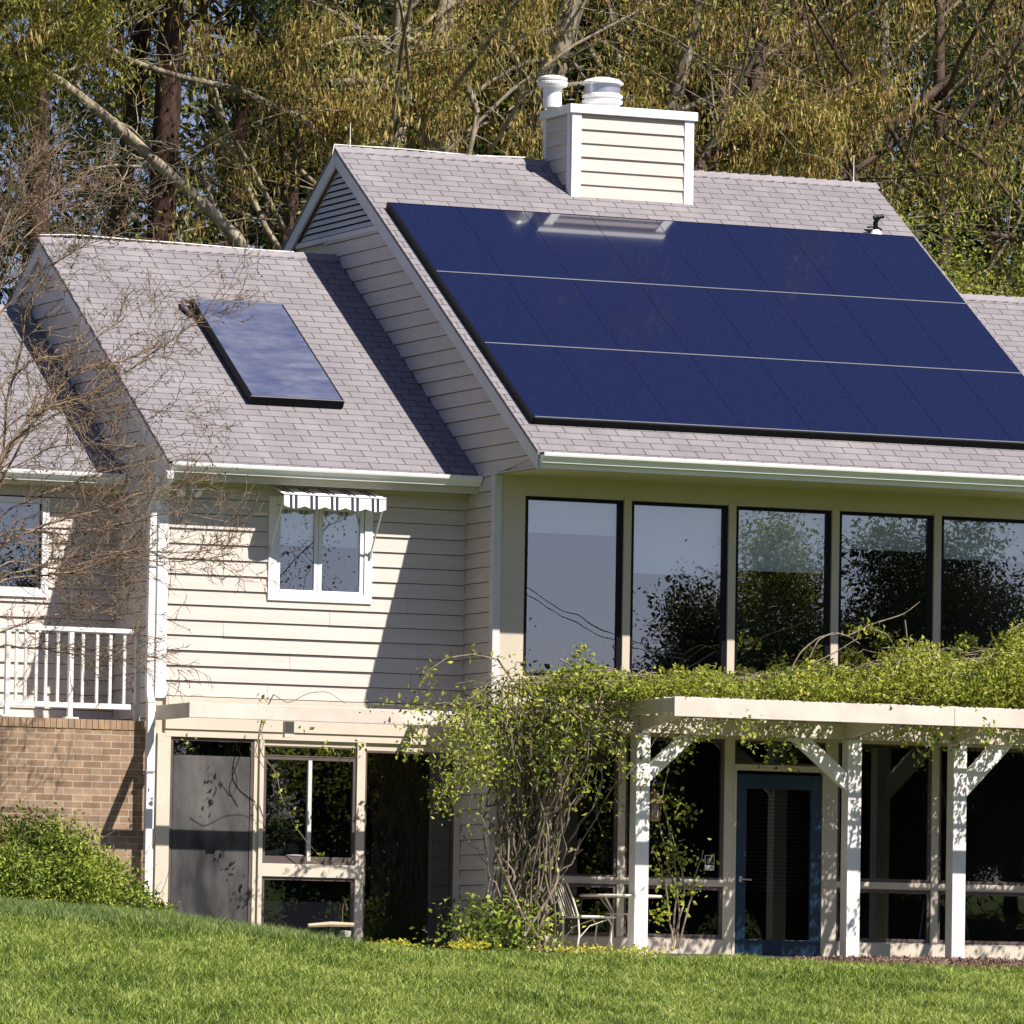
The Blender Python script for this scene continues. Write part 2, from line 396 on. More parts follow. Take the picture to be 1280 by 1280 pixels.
# ------------------------------------------------------------------ the house
TP = math.tan(.5808)
ZR, YR, YE, XL, XR = 8.867, 4.4408, -1.2193, -.0713, 6.573
ZE = ZR-TP*(YR-YE)
D1 = .751
def roofz(y): return ZR-TP*abs(YR-y)
LOFF = -1.216                      # side wings sit this far below the main roof plane
YL_E, YL_R = .40, 4.464
ZL_E = roofz(YL_E)+LOFF
def wingz(y): return ZL_E+TP*(YL_R-YL_E)-TP*abs(YL_R-y)
def farz(y): return 4.95+TP*(3.02-abs(4.80-y))          # far left wing: eave y 1.78, ridge y 4.80
house = thing('house', 'beige clapboard house with grey shingle roofs and tall windows', 'house', (0, 0, 0))

def roof_part(name, x0, x1, ye, yr, zf, yb=None, th=.05, parent=None):
    """one gabled roof: front and rear slopes as thin slabs with metre UVs"""
    yb = yb if yb is not None else 2*yr-ye
    V = []; UV = []; Q = []
    for (ya, yb_) in ((ye, yr), (yb, yr)):
        n = len(V); L = math.hypot(yb_-ya, zf(yb_)-zf(ya))
        for x, y, t in ((x0, ya, 0), (x1, ya, 0), (x1, yb_, L), (x0, yb_, L)): V.append((x, y, zf(y))); UV.append((x+50, t+20))
        for x, y, t in ((x0, ya, 0), (x1, ya, 0), (x1, yb_, L), (x0, yb_, L)): V.append((x, y, zf(y)-th)); UV.append((x+50, t+20))
        Q += [(n, n+1, n+2, n+3), (n+7, n+6, n+5, n+4), (n, n+4, n+5, n+1), (n+1, n+5, n+6, n+2), (n+3, n+7, n+4, n)]
    return meshnp(name, V, [np.array(Q)], 'shingle', parent or house, uv=UV)
def ridge_caps(x0, x1, y, z, parent):
    b = B(); x = x0; r = random.Random(3); w = .11
    while x < x1-.02:
        L = min(.14, x1-x); t = .014
        for s in (-1, 1):
            V = []
            for xx, lift in ((x, .010), (x+L+.02, .024+r.uniform(-.004, .006))):
                V += [(xx, y, z+lift), (xx, y+s*w, z-TP*w+lift), (xx, y+s*w, z-TP*w+lift-.012), (xx, y, z+lift-.012)]
            b.raw(V, [(0, 1, 5, 4), (3, 7, 6, 2), (1, 2, 6, 5), (0, 3, 2, 1), (4, 5, 6, 7)])
        x += L
    b.out('ridge_cap', 'cap', parent)
main_roof = roof_part('roof', XL, XR, YE, YR, roofz, th=.04); ridge_caps(XL, XR, YR, ZR, main_roof)
left_roof = roof_part('roof', -3.506, -.02, YL_E, YL_R, wingz, th=.04); ridge_caps(-3.506, -.02, YL_R, wingz(YL_R), left_roof)
right_roof = roof_part('roof', 6.56, 11.2, YL_E, YL_R, wingz, th=.04); ridge_caps(6.57, 11.2, YL_R, wingz(YL_R), right_roof)
far_roof = roof_part('roof', -9.5, -3.47, 1.78, 4.80, farz, th=.04); ridge_caps(-9.5, -3.47, 4.80, farz(4.80), far_roof)

# rake boards (fascia along the gable edges)
def rake(x0, x1, ya, yb, zf, h, drop=.042, name='rake_board', mat='gtrim'):
    V = []
    for y in (ya, yb):
        for x in (x0, x1): V += [(x, y, zf(y)-drop), (x, y, zf(y)-drop-h)]
    b = B().raw(V, [(0, 1, 3, 2), (4, 6, 7, 5), (0, 4, 5, 1), (2, 3, 7, 6), (0, 2, 6, 4), (1, 5, 7, 3)])
    return b.out(name, mat, house)
rake(XL+.008, XL+.034, YE+.02, YR, roofz, .165); rake(XL+.008, XL+.034, YR, 2*YR-YE, roofz, .165)
rake(XR-.034, XR-.008, YE+.02, YR, roofz, .165); rake(XR-.034, XR-.008, YR, 2*YR-YE, roofz, .165)
rake(-3.506+.006, -3.476, YL_E+.02, YL_R, wingz, .15); rake(-3.506+.006, -3.476, YL_R, 8.4, wingz, .15)
# walls: solid cores with openings, lap boards in front
HB = 8.0
upper = [(.342+1.2184*i, .342+1.2184*i+1.1246, 2.90, 4.775) for i in range(5)]
low = [(.342, 1.456, .80, 2.30), (.342, 1.456, .20, .745), (1.532, 2.687, .80, 2.30), (1.532, 2.687, .20, .745), (2.794, 3.872, .02, 2.30),
       (4.01, 5.14, .835, 2.33), (4.01, 5.14, .20, .76), (5.218, 6.36, .835, 2.33), (5.218, 6.36, .20, .76)]
b = B(); wall_grid(b, 'x', 0, 6.50, -.3, 5.0, 0, .12, upper+low); b.out('front_wall', 'panel', house)
lw_win = (-2.235, -1.095, 3.66, 4.70)
left_low = [(-3.29, -2.36, .12, 2.165), (-2.25, -1.21, .885, 2.11), (-2.25, -1.21, .12, .75), (-1.11, -.09, .02, 2.09)]
b = B(); wall_grid(b, 'x', -3.45, 0, -.3, 4.86, D1, D1+.12, [lw_win]+left_low); b.out('front_wall', 'panel', house)
# closed shell: gables, rear walls, floors, partitions
def gable(name, x0, x1, y0, y1, zf, zb, mat='panel', top=-.06):
    ym = YR if zf is roofz else (YL_R if zf is wingz else 4.80)
    b = B(); k = [(y0, zb), (y1, zb), (y1, zf(y1)+top), (ym, zf(ym)+top), (y0, zf(y0)+top)]
    b.prism(k, 0, x0, x1); return b.out(name, mat, house)
gable('gable_wall', .03, .12, .121, HB, roofz, -.3); gable('gable_wall', 6.40, 6.50, 0.12, HB, roofz, -.3)
gable('gable_wall', -3.45, -3.34, D1+.12, HB, wingz, -.3)
box('rear_wall', 'panel', house, -3.34, 11, HB, HB+.12, -.3, 5.0)
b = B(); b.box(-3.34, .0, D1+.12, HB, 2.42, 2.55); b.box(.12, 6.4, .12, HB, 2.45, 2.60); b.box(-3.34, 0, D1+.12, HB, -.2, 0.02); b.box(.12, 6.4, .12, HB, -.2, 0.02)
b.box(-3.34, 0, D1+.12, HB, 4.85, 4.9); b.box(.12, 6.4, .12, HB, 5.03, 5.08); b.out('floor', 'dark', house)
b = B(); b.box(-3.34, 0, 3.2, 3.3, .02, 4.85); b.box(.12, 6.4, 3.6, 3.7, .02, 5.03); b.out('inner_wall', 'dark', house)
# right wing (mostly out of frame)
b = B(); wall_grid(b, 'x', 6.50, 10.9, -.3, 4.86, D1, D1+.12, []); b.out('front_wall', 'panel', house)
gable('gable_wall', 10.8, 10.9, D1+.12, HB, wingz, -.3)
# siding, with black strips that paint the shade line under each lap
LAP_SHADE = B(); b = B(); siding(b, 'x', D1, -1, .1, 4.80, lambda z, a, c: minus(6.55, 10.9, [], z), lap_shade=LAP_SHADE); sd1 = b.out('siding', 'siding', house); LAP_SHADE.out('lap_shade_strip', 'black', sd1)
LAP_SHADE = B(); b = B(); siding(b, 'x', D1, -1, 2.585, 4.90, lambda z, a, c: minus(-3.36, 0-.02, [lw_win], z), lap_shade=LAP_SHADE); sd1 = b.out('siding', 'siding', house); LAP_SHADE.out('lap_shade_strip', 'black', sd1)
def gab(z, a, c):
    def lo(zz):     # front limit
        y = YE+(zz-(roofz(YE)-.045))/TP
        return max(y, YE+.02) if zz > 4.985 else 0.03
    def hi(zz):
        if zz < 4.7: return D1
        return min(YL_E+.02+(zz-ZL_E)/TP+.06, YR+2.2-max(0, (zz-7.5))/TP*0) if zz > ZL_E else D1
    def cut(zz, y):  # rear roof slope limit
        return min(y, 2*YR-YE-(zz-(roofz(YE)-.045))/TP)
    if z > 7.86: return []
    return [(lo(a), cut(a, hi(a)), lo(c), cut(c, hi(c)))]
LAP_SHADE = B(); b = B(); siding(b, 'y', 0, -1, .07, 7.90, gab, lap_shade=LAP_SHADE); sd1 = b.out('siding', 'siding', house); LAP_SHADE.out('lap_shade_strip', 'black', sd1)
def gab2(z, a, c):
    y0, y1 = D1+.03, 2.0
    if a > 4.95: f = lambda zz: 1.78+(zz-4.95)/TP+.05
    else: f = lambda zz: y1
    lo = lambda zz: max(D1+.03 if zz < 4.9 else YL_E, YL_E+(zz-(wingz(YL_E)-.05))/TP)
    hi = lambda zz: min(f(zz) if zz < farz(4.8) else 9, 8.5-(zz-(wingz(YL_E)-.05))/TP)
    return [(lo(a), max(lo(a), hi(a)), lo(c), max(lo(c), hi(c)))]
LAP_SHADE = B(); b = B(); siding(b, 'y', -3.45, -1, 2.20, 7.62, gab2, lap_shade=LAP_SHADE); sd1 = b.out('siding', 'siding', house); LAP_SHADE.out('lap_shade_strip', 'black', sd1)
gable('gable_wall', -3.449, -3.445, YL_E+.05, D1, lambda y: wingz(y) if y > 0 else 0, 4.86) if False else None
# triangular boxed eave end on the main gable
V = [(.0, YE+.03, 4.985), (.0, 0.0, 4.985), (.0, 0.0, roofz(0)-.05), (.0, YE+.03, roofz(YE+.03)-.05)]
b = B(); b.raw([(x, y, z) for x in (.003, .03) for (_, y, z) in V], [(0, 1, 2, 3), (7, 6, 5, 4), (0, 4, 5, 1), (3, 2, 6, 7), (0, 3, 7, 4)]); b.out('eave_return', 'siding', house)
V = [(YL_E+.02, 4.86), (D1+.12, 4.86), (D1+.12, wingz(D1+.12)-.05), (YL_E+.02, wingz(YL_E+.02)-.05)]
B().prism(V, 0, -3.475, -3.45).out('eave_return', 'gtrim', house)
# louvre vent in the main gable
zl0, zl1 = 7.885, 8.60
lv = B(); k = 10
for i in range(k):
    z = zl0+.03+i*(zl1-zl0-.02)/k
    hw = (ZR-.235-z)/TP-.02
    if hw < .04: continue
    h2 = (ZR-.235-z-.058)/TP-.02
    if h2 < .02: continue
    lv.raw([(-.022, YR-hw, z), (-.022, YR+hw, z), (.006, YR+h2, z+.058), (.006, YR-h2, z+.058), (-.012, YR-hw, z+.004), (-.012, YR+hw, z+.004), (.012, YR+h2, z+.060), (.012, YR-h2, z+.060)],
           [(0, 1, 2, 3), (4, 5, 1, 0), (7, 6, 5, 4), (3, 2, 6, 7)])
louv = lv.out('louvre_vent', 'gtrim', house)
b = B(); hw = (ZR-.21-zl0)/TP
b.box(-.028, -.004, YR-hw-.02, YR+hw+.02, zl0-.035, zl0+.02); b.out('louvre_sill', 'gtrim', louv)
B().raw([(.02, YR-hw, zl0), (.02, YR+hw, zl0), (.02, YR, ZR-.21)], tris=[(0, 1, 2)]).out('louvre_backing', 'black', louv)
# corner boards
box('corner_board', 'gtrim', house, -.022, .062, -.024, -.001, -.05, 4.984, bevel=.003); box('corner_board', 'gtrim', house, -.022, -.001, -.0005, .075, -.05, 4.984, bevel=.002)
box('corner_board', 'trim', house, -3.476, -3.36, D1-.026, D1-.001, 2.56, 4.86, bevel=.003); box('corner_board', 'trim', house, -3.476, -3.452, D1-.0005, D1+.10, .0, 4.86, bevel=.003)
b = B(); b.box(-.085, -.022, D1-.024, D1-.001, .0, 2.20); b.out('corner_board', 'cream', house, .002)
# soffits and fascias
b = B(); b.box(XL+.036, XR-.036, YE+.02, .0, 4.985, 4.997); b.out('soffit', 'soffit', house)
b = B(); b.box(-3.476, -.022, YL_E+.02, D1-.001, 4.845, 4.857); b.box(-3.36, -.022, D1-.045, D1-.022, 4.775, 4.845); b.out('soffit', 'soffit', house)
b = B(); b.box(XL+.036, XR-.036, YE+.004, YE+.026, 4.975, ZE-.044); b.out('fascia', 'trim', house)
b = B(); b.box(-3.475, -.022, YL_E+.004, YL_E+.026, 4.80, ZL_E-.044); b.out('fascia', 'cream', house)
def gutter(x0, x1, y, z, h=.105, d=.115, mat='gutter'):
    """K-style gutter hung at back face y, top z"""
    pf = [(y, z), (y, z-h), (y-d*.55, z-h), (y-d*.62, z-h*.72), (y-d*.95, z-h*.38), (y-d, z-h*.2), (y-d, z), (y-d+.012, z), (y-d+.012, z-.02), (y-.006, z-.02)]
    V = [(x, p, q) for x in (x0, x1) for p, q in pf]; k = len(pf)
    Q = [(i, (i+1) % k, (i+1) % k+k, i+k) for i in range(k)]
    o = B().raw(V, Q, [(0, i+1, i) for i in range(1, k-1)]+[(k, k+i, k+i+1) for i in range(1, k-1)]).out('gutter', mat, house)
    return o
gutter(XL+.03, XR, YE+.003, ZE-.02); gutter(-3.50, -.025, YL_E+.003, ZL_E-.02); gutter(-9.5, -3.49, 1.783, farz(1.78)-.02); gutter(6.6, 11.2, YL_E+.003, ZL_E-.02)
# windows
def window_unit(ax_y, x0, x1, z0, z1, fmat, fw, depth, glass, blind=None, rec=.02, ft=None, name='window', room=None, fr_r=None):
    """frame ring + glass pane (+ roller blind) in plane y=ax_y"""
    ft = ft or fw; fr = fr_r or fw; y0, y1 = ax_y-depth, ax_y+.05
    b = B(); b.box(x0, x0+fw, y0, y1, z0, z1); b.box(x1-fr, x1, y0, y1, z0, z1); b.box(x0+fw, x1-fr, y0, y1, z1-ft, z1); b.box(x0+fw, x1-fr, y0, y1, z0, z0+fw)
    f = b.out(name, fmat, house)
    y = ax_y+rec
    meshnp('pane', [(x0+fw, y, z0+fw), (x1-fr, y, z0+fw), (x1-fr, y, z1-ft), (x0+fw, y, z1-ft)], [[(0, 1, 2, 3)]], glass, f)
    if blind: B().box(x0+fw+.01, x1-fw-.01, y+.055, y+.06, blind, z1-ft).out('roller_blind', 'blind', f)
    return f
for (x0, x1, z0, z1), bl in zip(upper, (4.40, 4.02, 4.10, 4.38, 4.32)):
    window_unit(0, x0+.003, x1-.003, z0, z1-.003, 'black', .028, .006, 'glass_up', bl, ft=.035, fr_r=.055)
    B().box(x1+.004, x1+.0938-.004, -.018, -.001, 2.9, 4.80).out('mullion', 'panel', house)
for (x0, x1, z0, z1) in low:
    if z0 < .1: continue
    window_unit(0, x0+.003, x1-.003, z0+.003, z1-.003, 'bronze', .035, .004, 'glass_low')
b = B()
for x in (1.456, 2.687, 3.872, 5.14, 6.36):
    w = {1.456: .076, 2.687: .107, 3.872: .138, 5.14: .078, 6.36: .12}[x]
    b.box(x-.004, x+w+.004, -.022, -.001, .03, 2.38)
b.out('mullion', 'cream', house, .003)
for a, c, z in ((.2, 1.452, .745), (1.536, 2.683, .745), (4.014, 5.136, .765), (5.222, 6.356, .765)):
    B().box(a, c, -.02, -.001, z, z+.072).out('rail', 'cream', house, .003)
box('sill', 'cream', house, .07, 2.683, -.05, -.001, .03, .185, bevel=.004); box('sill', 'cream', house, 4.014, 6.45, -.05, -.001, .03, .185, bevel=.004)
b = B(); b.box(.07, 6.45, -.021, -.001, 2.305, 2.38); b.out('head_trim', 'cream', house)
# left lower floor
window_unit(D1, -3.287, -2.363, .13, 2.162, 'bronze', .03, .006, 'glass_low')
B().box(-3.25, -2.40, D1-.002, D1+.0, .15, 1.98).out('insect_screen', 'screen', house)
B().box(-3.2, -2.75, D1+.55, D1+.56, .1, 2.1).out('curtain', 'greyblind', house)
window_unit(D1, -2.247, -1.213, 2.0, 2.107, 'bronze', .012, .004, 'glass_up', name='transom_window')
fr = window_unit(D1, -2.247, -1.213, .888, 1.995, 'bronze', .03, .008, 'glass_low', name='casement_window')
B().box(-1.748, -1.708, D1-.012, D1+.04, .918, 1.965).out('centre_stile', 'gtrim', fr)
b = B(); b.box(-2.217, -1.243, D1-.006, D1+.015, .919, .965); b.out('lower_sash_rail', 'bronze', fr)
window_unit(D1, -2.247, -1.213, .13, .747, 'bronze', .03, .006, 'glass_low')
B().box(-2.22, -1.30, D1+.1, D1+.11, .15, .50).out('curtain', 'greyblind', house)
window_unit(D1, -1.107, -.093, .05, 2.087, 'bronze', .02, .004, 'glass_low')
b = B(); b.box(-3.44, -3.292, D1-.028, D1-.001, .0, 2.20); b.box(-2.30, -2.253, D1-.028, D1-.001, .0, 2.168); b.box(-2.357, -2.335, D1-.012, D1-.001, .0, 2.168); b.box(-1.207, -1.113, D1-.028, D1-.001, .0, 2.168)
b.out('mullion', 'cream', house, .003)
B().box(-2.253, -1.207, D1-.026, D1-.001, .750, .885).out('rail', 'cream', house, .003)
b = B(); b.box(-3.36, -.086, D1-.03, D1-.001, 2.168, 2.245); b.box(-3.36, -.022, D1-.045, D1-.001, 2.247, 2.583); b.out('head_trim', 'cream', house)
# small casement window upstairs on the left block
fw = B(); x0, x1, z0, z1 = lw_win
fw.box(x0-.015, x0+.075, D1-.035, D1+.02, z0-.045, z1); fw.box(x1-.075, x1+.015, D1-.035, D1+.02, z0-.045, z1); fw.box(x0+.075, x1-.075, D1-.035, D1+.02, z1-.08, z1+.01); fw.box(x0+.075, x1-.075, D1-.035, D1+.02, z0-.045, z0+.045)
cw = fw.out('window', 'trim', house, .004)
for a, c in ((x0+.08, -1.69), (-1.686, x1-.08)):
    s = B(); w = .042; s.box(a, a+w, D1-.02, D1+.02, z0+.05, z1-.085); s.box(c-w, c, D1-.02, D1+.02, z0+.05, z1-.085)
    s.box(a+w, c-w, D1-.02, D1+.02, z0+.05, z0+.05+w*.6); s.box(a+w, c-w, D1-.02, D1+.02, z1-.085-w, z1-.085)
    s.out('sash', 'trim', cw, .003)
    meshnp('pane', [(a+w, D1, z0+.07), (c-w, D1, z0+.07), (c-w, D1, z1-.12), (a+w, D1, z1-.12)], [[(0, 1, 2, 3)]], 'glass_up', cw)
    B().box(a+w, c-w, D1+.05, D1+.055, 4.20, z1-.1).out('roller_blind', 'blind', cw)
# door
dr = B(); X0, X1 = 2.824, 3.832
dr.box(X0, X0+.125, -.012, .03, .04, 1.945); dr.box(X1-.125, X1, -.012, .03, .04, 1.945); dr.box(X0+.125, X1-.125, -.012, .03, 1.79, 1.945); dr.box(X0+.125, X1-.125, -.012, .03, .04, .20)
door = dr.out('door', 'door', house, .004)
meshnp('pane', [(X0+.125, .01, .2), (X1-.125, .01, .2), (X1-.125, .01, 1.79), (X0+.125, .01, 1.79)], [[(0, 1, 2, 3)]], 'glass_low', door)
bl = B()
for i in range(26): bl.box(X0+.15, X1-.15, .055, .075, .72+i*.04, .724+i*.04)
bl.out('slatted_blind', 'greyblind', door)
h = B(); h.tube([(X0+.06, -.012, .83), (X0+.06, -.06, .83), (X0+.17, -.065, .825)], .009, 8); h.lathe((X0+.06, -.014, .83), [(.0, -.03), (.02, -.03), (.02, .03), (0, .03)], 10); h.out('handle', 'alu', door)
f = B(); f.box(2.79, 2.822, -.03, .02, .0, 1.98); f.box(3.834, 3.872, -.03, .02, .0, 1.98); f.box(2.79, 3.872, -.03, .02, 1.98, 2.045); f.out('door_frame', 'cream', house, .003)
window_unit(0, 2.80, 3.868, 2.05, 2.297, 'bronze', .02, .0, 'glass_low', name='transom_window')
B().box(2.80, 3.83, -.12, -.03, -.05, .03).out('door_sill', 'concrete', house)
# far left block: wall, window, brick base, balcony floor
b = B(); fwx = (-4.95, -4.30, 3.70, 4.60)
wall_grid(b, 'x', -9.4, -3.47, 2.2, 4.86, 2.0, 2.1, [fwx]); b.out('front_wall', 'panel', house)
LAP_SHADE = B(); b = B(); siding(b, 'x', 2.0, -1, 2.3, 4.80, lambda z, a, c: minus(-9.4, -3.47, [fwx], z), lap_shade=LAP_SHADE); sd1 = b.out('siding', 'siding', house); LAP_SHADE.out('lap_shade_strip', 'black', sd1)
f = B(); f.box(-5.03, -4.95, 1.955, 2.03, 3.62, 4.66); f.box(-4.30, -4.225, 1.955, 2.03, 3.62, 4.66); f.box(-4.95, -4.30, 1.955, 2.03, 4.6, 4.66); f.box(-4.95, -4.30, 1.955, 2.03, 3.62, 3.70)
fw2 = f.out('window', 'trim', house, .004)
meshnp('pane', [(-4.95, 2.01, 3.7), (-4.3, 2.01, 3.7), (-4.3, 2.01, 4.6), (-4.95, 2.01, 4.6)], [[(0, 1, 2, 3)]], 'glass_up', fw2)
b = B(); b.box(-9.4, -3.47, 1.80, 1.999, 4.80, 4.812); b.box(-9.4, -3.47, 1.784, 1.80, 4.78, farz(1.78)-.045); b.out('soffit', 'cream', house)
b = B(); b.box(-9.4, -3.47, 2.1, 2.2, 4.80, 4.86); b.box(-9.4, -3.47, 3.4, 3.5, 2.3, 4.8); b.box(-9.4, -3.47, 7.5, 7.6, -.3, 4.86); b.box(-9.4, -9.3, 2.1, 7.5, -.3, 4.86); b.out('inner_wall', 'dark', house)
def brickbox(name, x0, x1, y0, y1, z0, z1):
    V = []; UV = []; Q = []
    for (a, c, d, e) in (((x0, y0), (x1, y0), z0, z1), ((x1, y0), (x1, y1), z0, z1), ((x0, y1), (x0, y0), z0, z1)):
        n = len(V); L = math.dist(a, c)
        for (p, u, z) in ((a, 0, d), (c, L, d), (c, L, e), (a, 0, e)): V.append((*p, z)); UV.append((u+p[0]*0+30, z+10))
        Q.append((n, n+1, n+2, n+3))
    n = len(V)
    for p in ((x0, y0), (x1, y0), (x1, y1), (x0, y1)): V.append((*p, z1)); UV.append((p[0]+30, p[1]+10))
    Q.append((n, n+1, n+2, n+3))
    return meshnp(name, V, [np.array(Q)], 'brick', house, uv=UV)
brickbox('brick_wall', -9.4, -3.475, .76, .96, -.3, 2.215)
# soldier course on top: upright bricks
sc = B(); x = -9.39; r = random.Random(4)
while x < -3.55: sc.box(x+.003, x+.0625, .752+r.uniform(-.002, .002), .95, 2.218, 2.315); x += .0655
sc.out('soldier_course', 'capbrick', house)
B().box(-9.4, -3.475, .97, 2.0, 2.10, 2.30).out('balcony_floor', 'concrete', house)
# chimney
cx0, cx1, cz1 = 2.484, 3.977, 9.345
cy0 = YE+(8.418-ZE)/TP; cy1 = cy0+.78
b = B(); b.box(cx0+.02, cx1-.02, cy0+.02, cy1-.02, 8.0, cz1); chim = b.out('chimney', 'siding', house)
b = B()
siding(b, 'x', cy0+.02, -1, 8.405, cz1, lambda z, a, c: [(cx0+.10, cx1-.10, cx0+.10, cx1-.10)], .154)
siding(b, 'y', cx0+.02, -1, 8.405, cz1, lambda z, a, c: [(cy0+.05, cy1-.05, cy0+.05, cy1-.05)], .154)
b.out('siding', 'siding', chim)
b = B()
for xa, xb in ((cx0, cx0+.115), (cx1-.115, cx1)):
    for ya, yb in ((cy0, cy0+.02), (cy1-.02, cy1)): b.box(xa, xb, ya-.012, yb, 8.0, cz1)
for ya, yb in ((cy0+.02, cy0+.10), (cy1-.10, cy1-.02)):
    for xa, xb in ((cx0-.012, cx0+.019), (cx1-.019, cx1+.012)): b.box(xa, xb, ya, yb, 8.0, cz1)
b.out('corner_board', 'trim', chim, .003)
b = B(); b.box(cx0-.035, cx1+.035, cy0-.035, cy1+.035, cz1+.001, cz1+.10); b.out('chimney_cap', 'trim', chim, .006)
b = B(); b.box(cx0+.1, cx1-.1, cy0-.005, cy0+.012, 8.38, 8.41); b.out('flashing', 'alu', chim)
fy = cy0+.40; zc = cz1+.095
B().lathe((2.42, fy, zc), [(0, 0), (.105, 0), (.105, .22), (.16, .235), (.172, .26), (.172, .285), (.14, .30), (.165, .305), (.165, .33), (.10, .355), (0, .36)], 28).out('flue', 'gutter', chim, smooth=False)
fl = B().lathe((3.03, fy, zc), [(0, 0), (.20, 0), (.20, .075), (.228, .085), (.228, .115), (.205, .12), (.205, .14), (.228, .15), (.228, .175), (.21, .18), (.205, .19), (0, .19)], 32); fl.out('flue', 'gutter', chim)
B().lathe((3.03, fy, zc+.19), [(.20, 0), (.20, .11), (.195, .11), (.195, 0)], 32).out('flue_band', 'alu', chim)
B().lathe((3.03, fy, zc+.30), [(0, 0), (.235, 0), (.235, .018), (.19, .05), (.10, .075), (0, .082)], 32).out('flue_hat', 'gutter', chim)
# lightning rods and cable
for x, y, z0, z1 in ((.115, YR, 8.88, 9.15), (6.31, YR, 8.88, 9.18), (2.52, cy1+.02, 9.3, 9.86)):
    B().tube([(x, y, z0), (x, y, z0+.03), (x, y, z1)], [.012, .006, .004], 6).out('lightning_rod', 'cable', house)
pts = [(XL-.02, YR-.02, 8.62), (XL-.02, YR, 8.80), (XL, YR, 8.90)]+[(x, YR+.01*math.sin(x*5), 8.895+.008*math.sin(x*3)) for x in np.arange(.1, 2.4, .2)]
B().tube(pts, .008, 6).out('lightning_cable', 'cable', house, smooth=True)
zz = wingz(YL_R)
pts = [(x, YL_R, zz+.03+.012*math.sin(x*2.1)+.03*max(0, 1-abs(x+3.1)*1.4)) for x in np.arange(-3.52, -.35, .2)]
B().tube(pts, .008, 6).out('lightning_cable', 'cable', house, smooth=True)
# roof pipe with flashing near the right rake
vy = 3.35; vz = roofz(vy)
vp = B().lathe((6.06, vy, vz-.02), [(0, 0), (.09, 0), (.05, .07), (.03, .09), (0, .09)], 14).out('pipe_flashing', 'gutter', house)
b = B(); b.tube([(6.06, vy, vz+.05), (6.05, vy, vz+.14), (6.08, vy-.01, vz+.21)], [.035, .028, .03], 8); b.tube([(5.95, vy, vz+.09), (6.06, vy, vz+.10), (6.13, vy, vz+.07)], .012, 6); b.tube([(6.03, vy, vz+.2), (6.15, vy, vz+.225)], .025, 8)
b.out('vent_pipe', 'black', house)
# downspout
def flat_pipe(pts, w, d): 
    b = B()
    for p, q in zip(pts[:-1], pts[1:]):
        b.bar(p, q, w, d, up=(0, 1, 0))
    return b
dx = -3.562
dn = flat_pipe([(dx+.05, .34, 4.88), (dx+.05, .36, 4.80), (dx-.0, D1-.07, 4.55), (dx-.0, D1-.07, 2.62), (dx-.0, D1-.12, 2.50), (dx-.0, D1-.12, .30), (dx+.0, D1-.2, .16)], .075, .065)
dn.out('downspout', 'trim', house, .004)
box('downspout_strap', 'alu', house, dx-.05, dx+.05, D1-.16, D1-.01, 1.78, 1.80); box('downspout_strap', 'alu', house, dx-.05, dx+.05, D1-.11, D1-.01, 3.9, 3.92)
# twin floodlight at the eave corner
b = B(); b.lathe((-3.20, D1-.05, 4.79), [(0, 0), (.04, 0), (.04, .05), (0, .05)], 12)
for s in (-1, 1):
    p = np.array([-3.20+s*.03, D1-.10, 4.76]); q = p+np.array([s*.07, -.09, -.09]); b.tube([p, p+(q-p)*.4, q], [.02, .035, .048], 10)
b.out('floodlight', 'trim', house, smooth=False)

# ------------------------------------------------------------------ solar equipment on the roofs
CP, SP = math.cos(.5808), math.sin(.5808)
def slope_pt(x, v, n, y0, z0): return (x, y0+v*CP-n*SP, z0+v*SP+n*CP)
def slope_box(b, x0, x1, v0, v1, n0, n1, y0, z0):
    V = [slope_pt(x, v, n, y0, z0) for n in (n0, n1) for v in (v0, v1) for x in (x0, x1)]
    b.raw(V, [(0, 2, 3, 1), (4, 5, 7, 6), (0, 1, 5, 4), (2, 6, 7, 3), (0, 4, 6, 2), (1, 3, 7, 5)])
arr = thing('solar_array', 'large array of dark blue solar panels in three rows on the main roof', 'solar array', (3.2, YE, ZE))
A0 = (YE, ZE); v0 = .592
b = B()
for i in range(8):
    for j in range(3):
        xa = .085+i*.797; va = v0+j*1.586
        p = B(); slope_box(p, xa+.0025, xa+.794, va+.009, va+1.577, .070, .075, *A0); pn = p.out('panel', 'cells', arr)
        f = B(); t = .0065
        slope_box(f, xa+.001, xa+.795, va+.002, va+.009, .045, .0785, *A0); slope_box(f, xa+.001, xa+.795, va+1.577, va+1.584, .045, .0785, *A0)
        slope_box(f, xa+.0008, xa+.0025, va+.009, va+1.577, .045, .076, *A0); slope_box(f, xa+.794, xa+.7955, va+.009, va+1.577, .045, .076, *A0)
        f.out('frame', 'black', pn)
r = B()
for j in (1, 2): slope_box(r, .09, 6.455, v0+j*1.586-.008, v0+j*1.586+.008, .073, .082, *A0)
slope_box(r, .09, 6.455, v0-.010, v0+.004, .070, .0815, *A0)
r.out('joint_strip', 'alu', arr)
r = B(); slope_box(r, .06, 6.465, v0-.034, v0-.011, .004, .072, *A0); slope_box(r, .058, .083, v0-.034, v0+4.76, .01, .077, *A0)
for j in range(3):
    for k in (.35, 1.2): slope_box(r, .09, 6.45, v0+j*1.586+k, v0+j*1.586+k+.04, .004, .045, *A0)
r.out('mounting_rail', 'black', arr)
col = thing('solar_water_collector', 'single glazed hot water collector in a black box on the left roof', 'solar collector', (-1.7, 1.3, 5.7))
C0 = (YL_E, ZL_E); va, vb = 1.29, 3.45
b = B(); slope_box(b, -2.20, -1.135, va, vb, .012, .100, *C0); b.out('casing', 'black', col, .004)
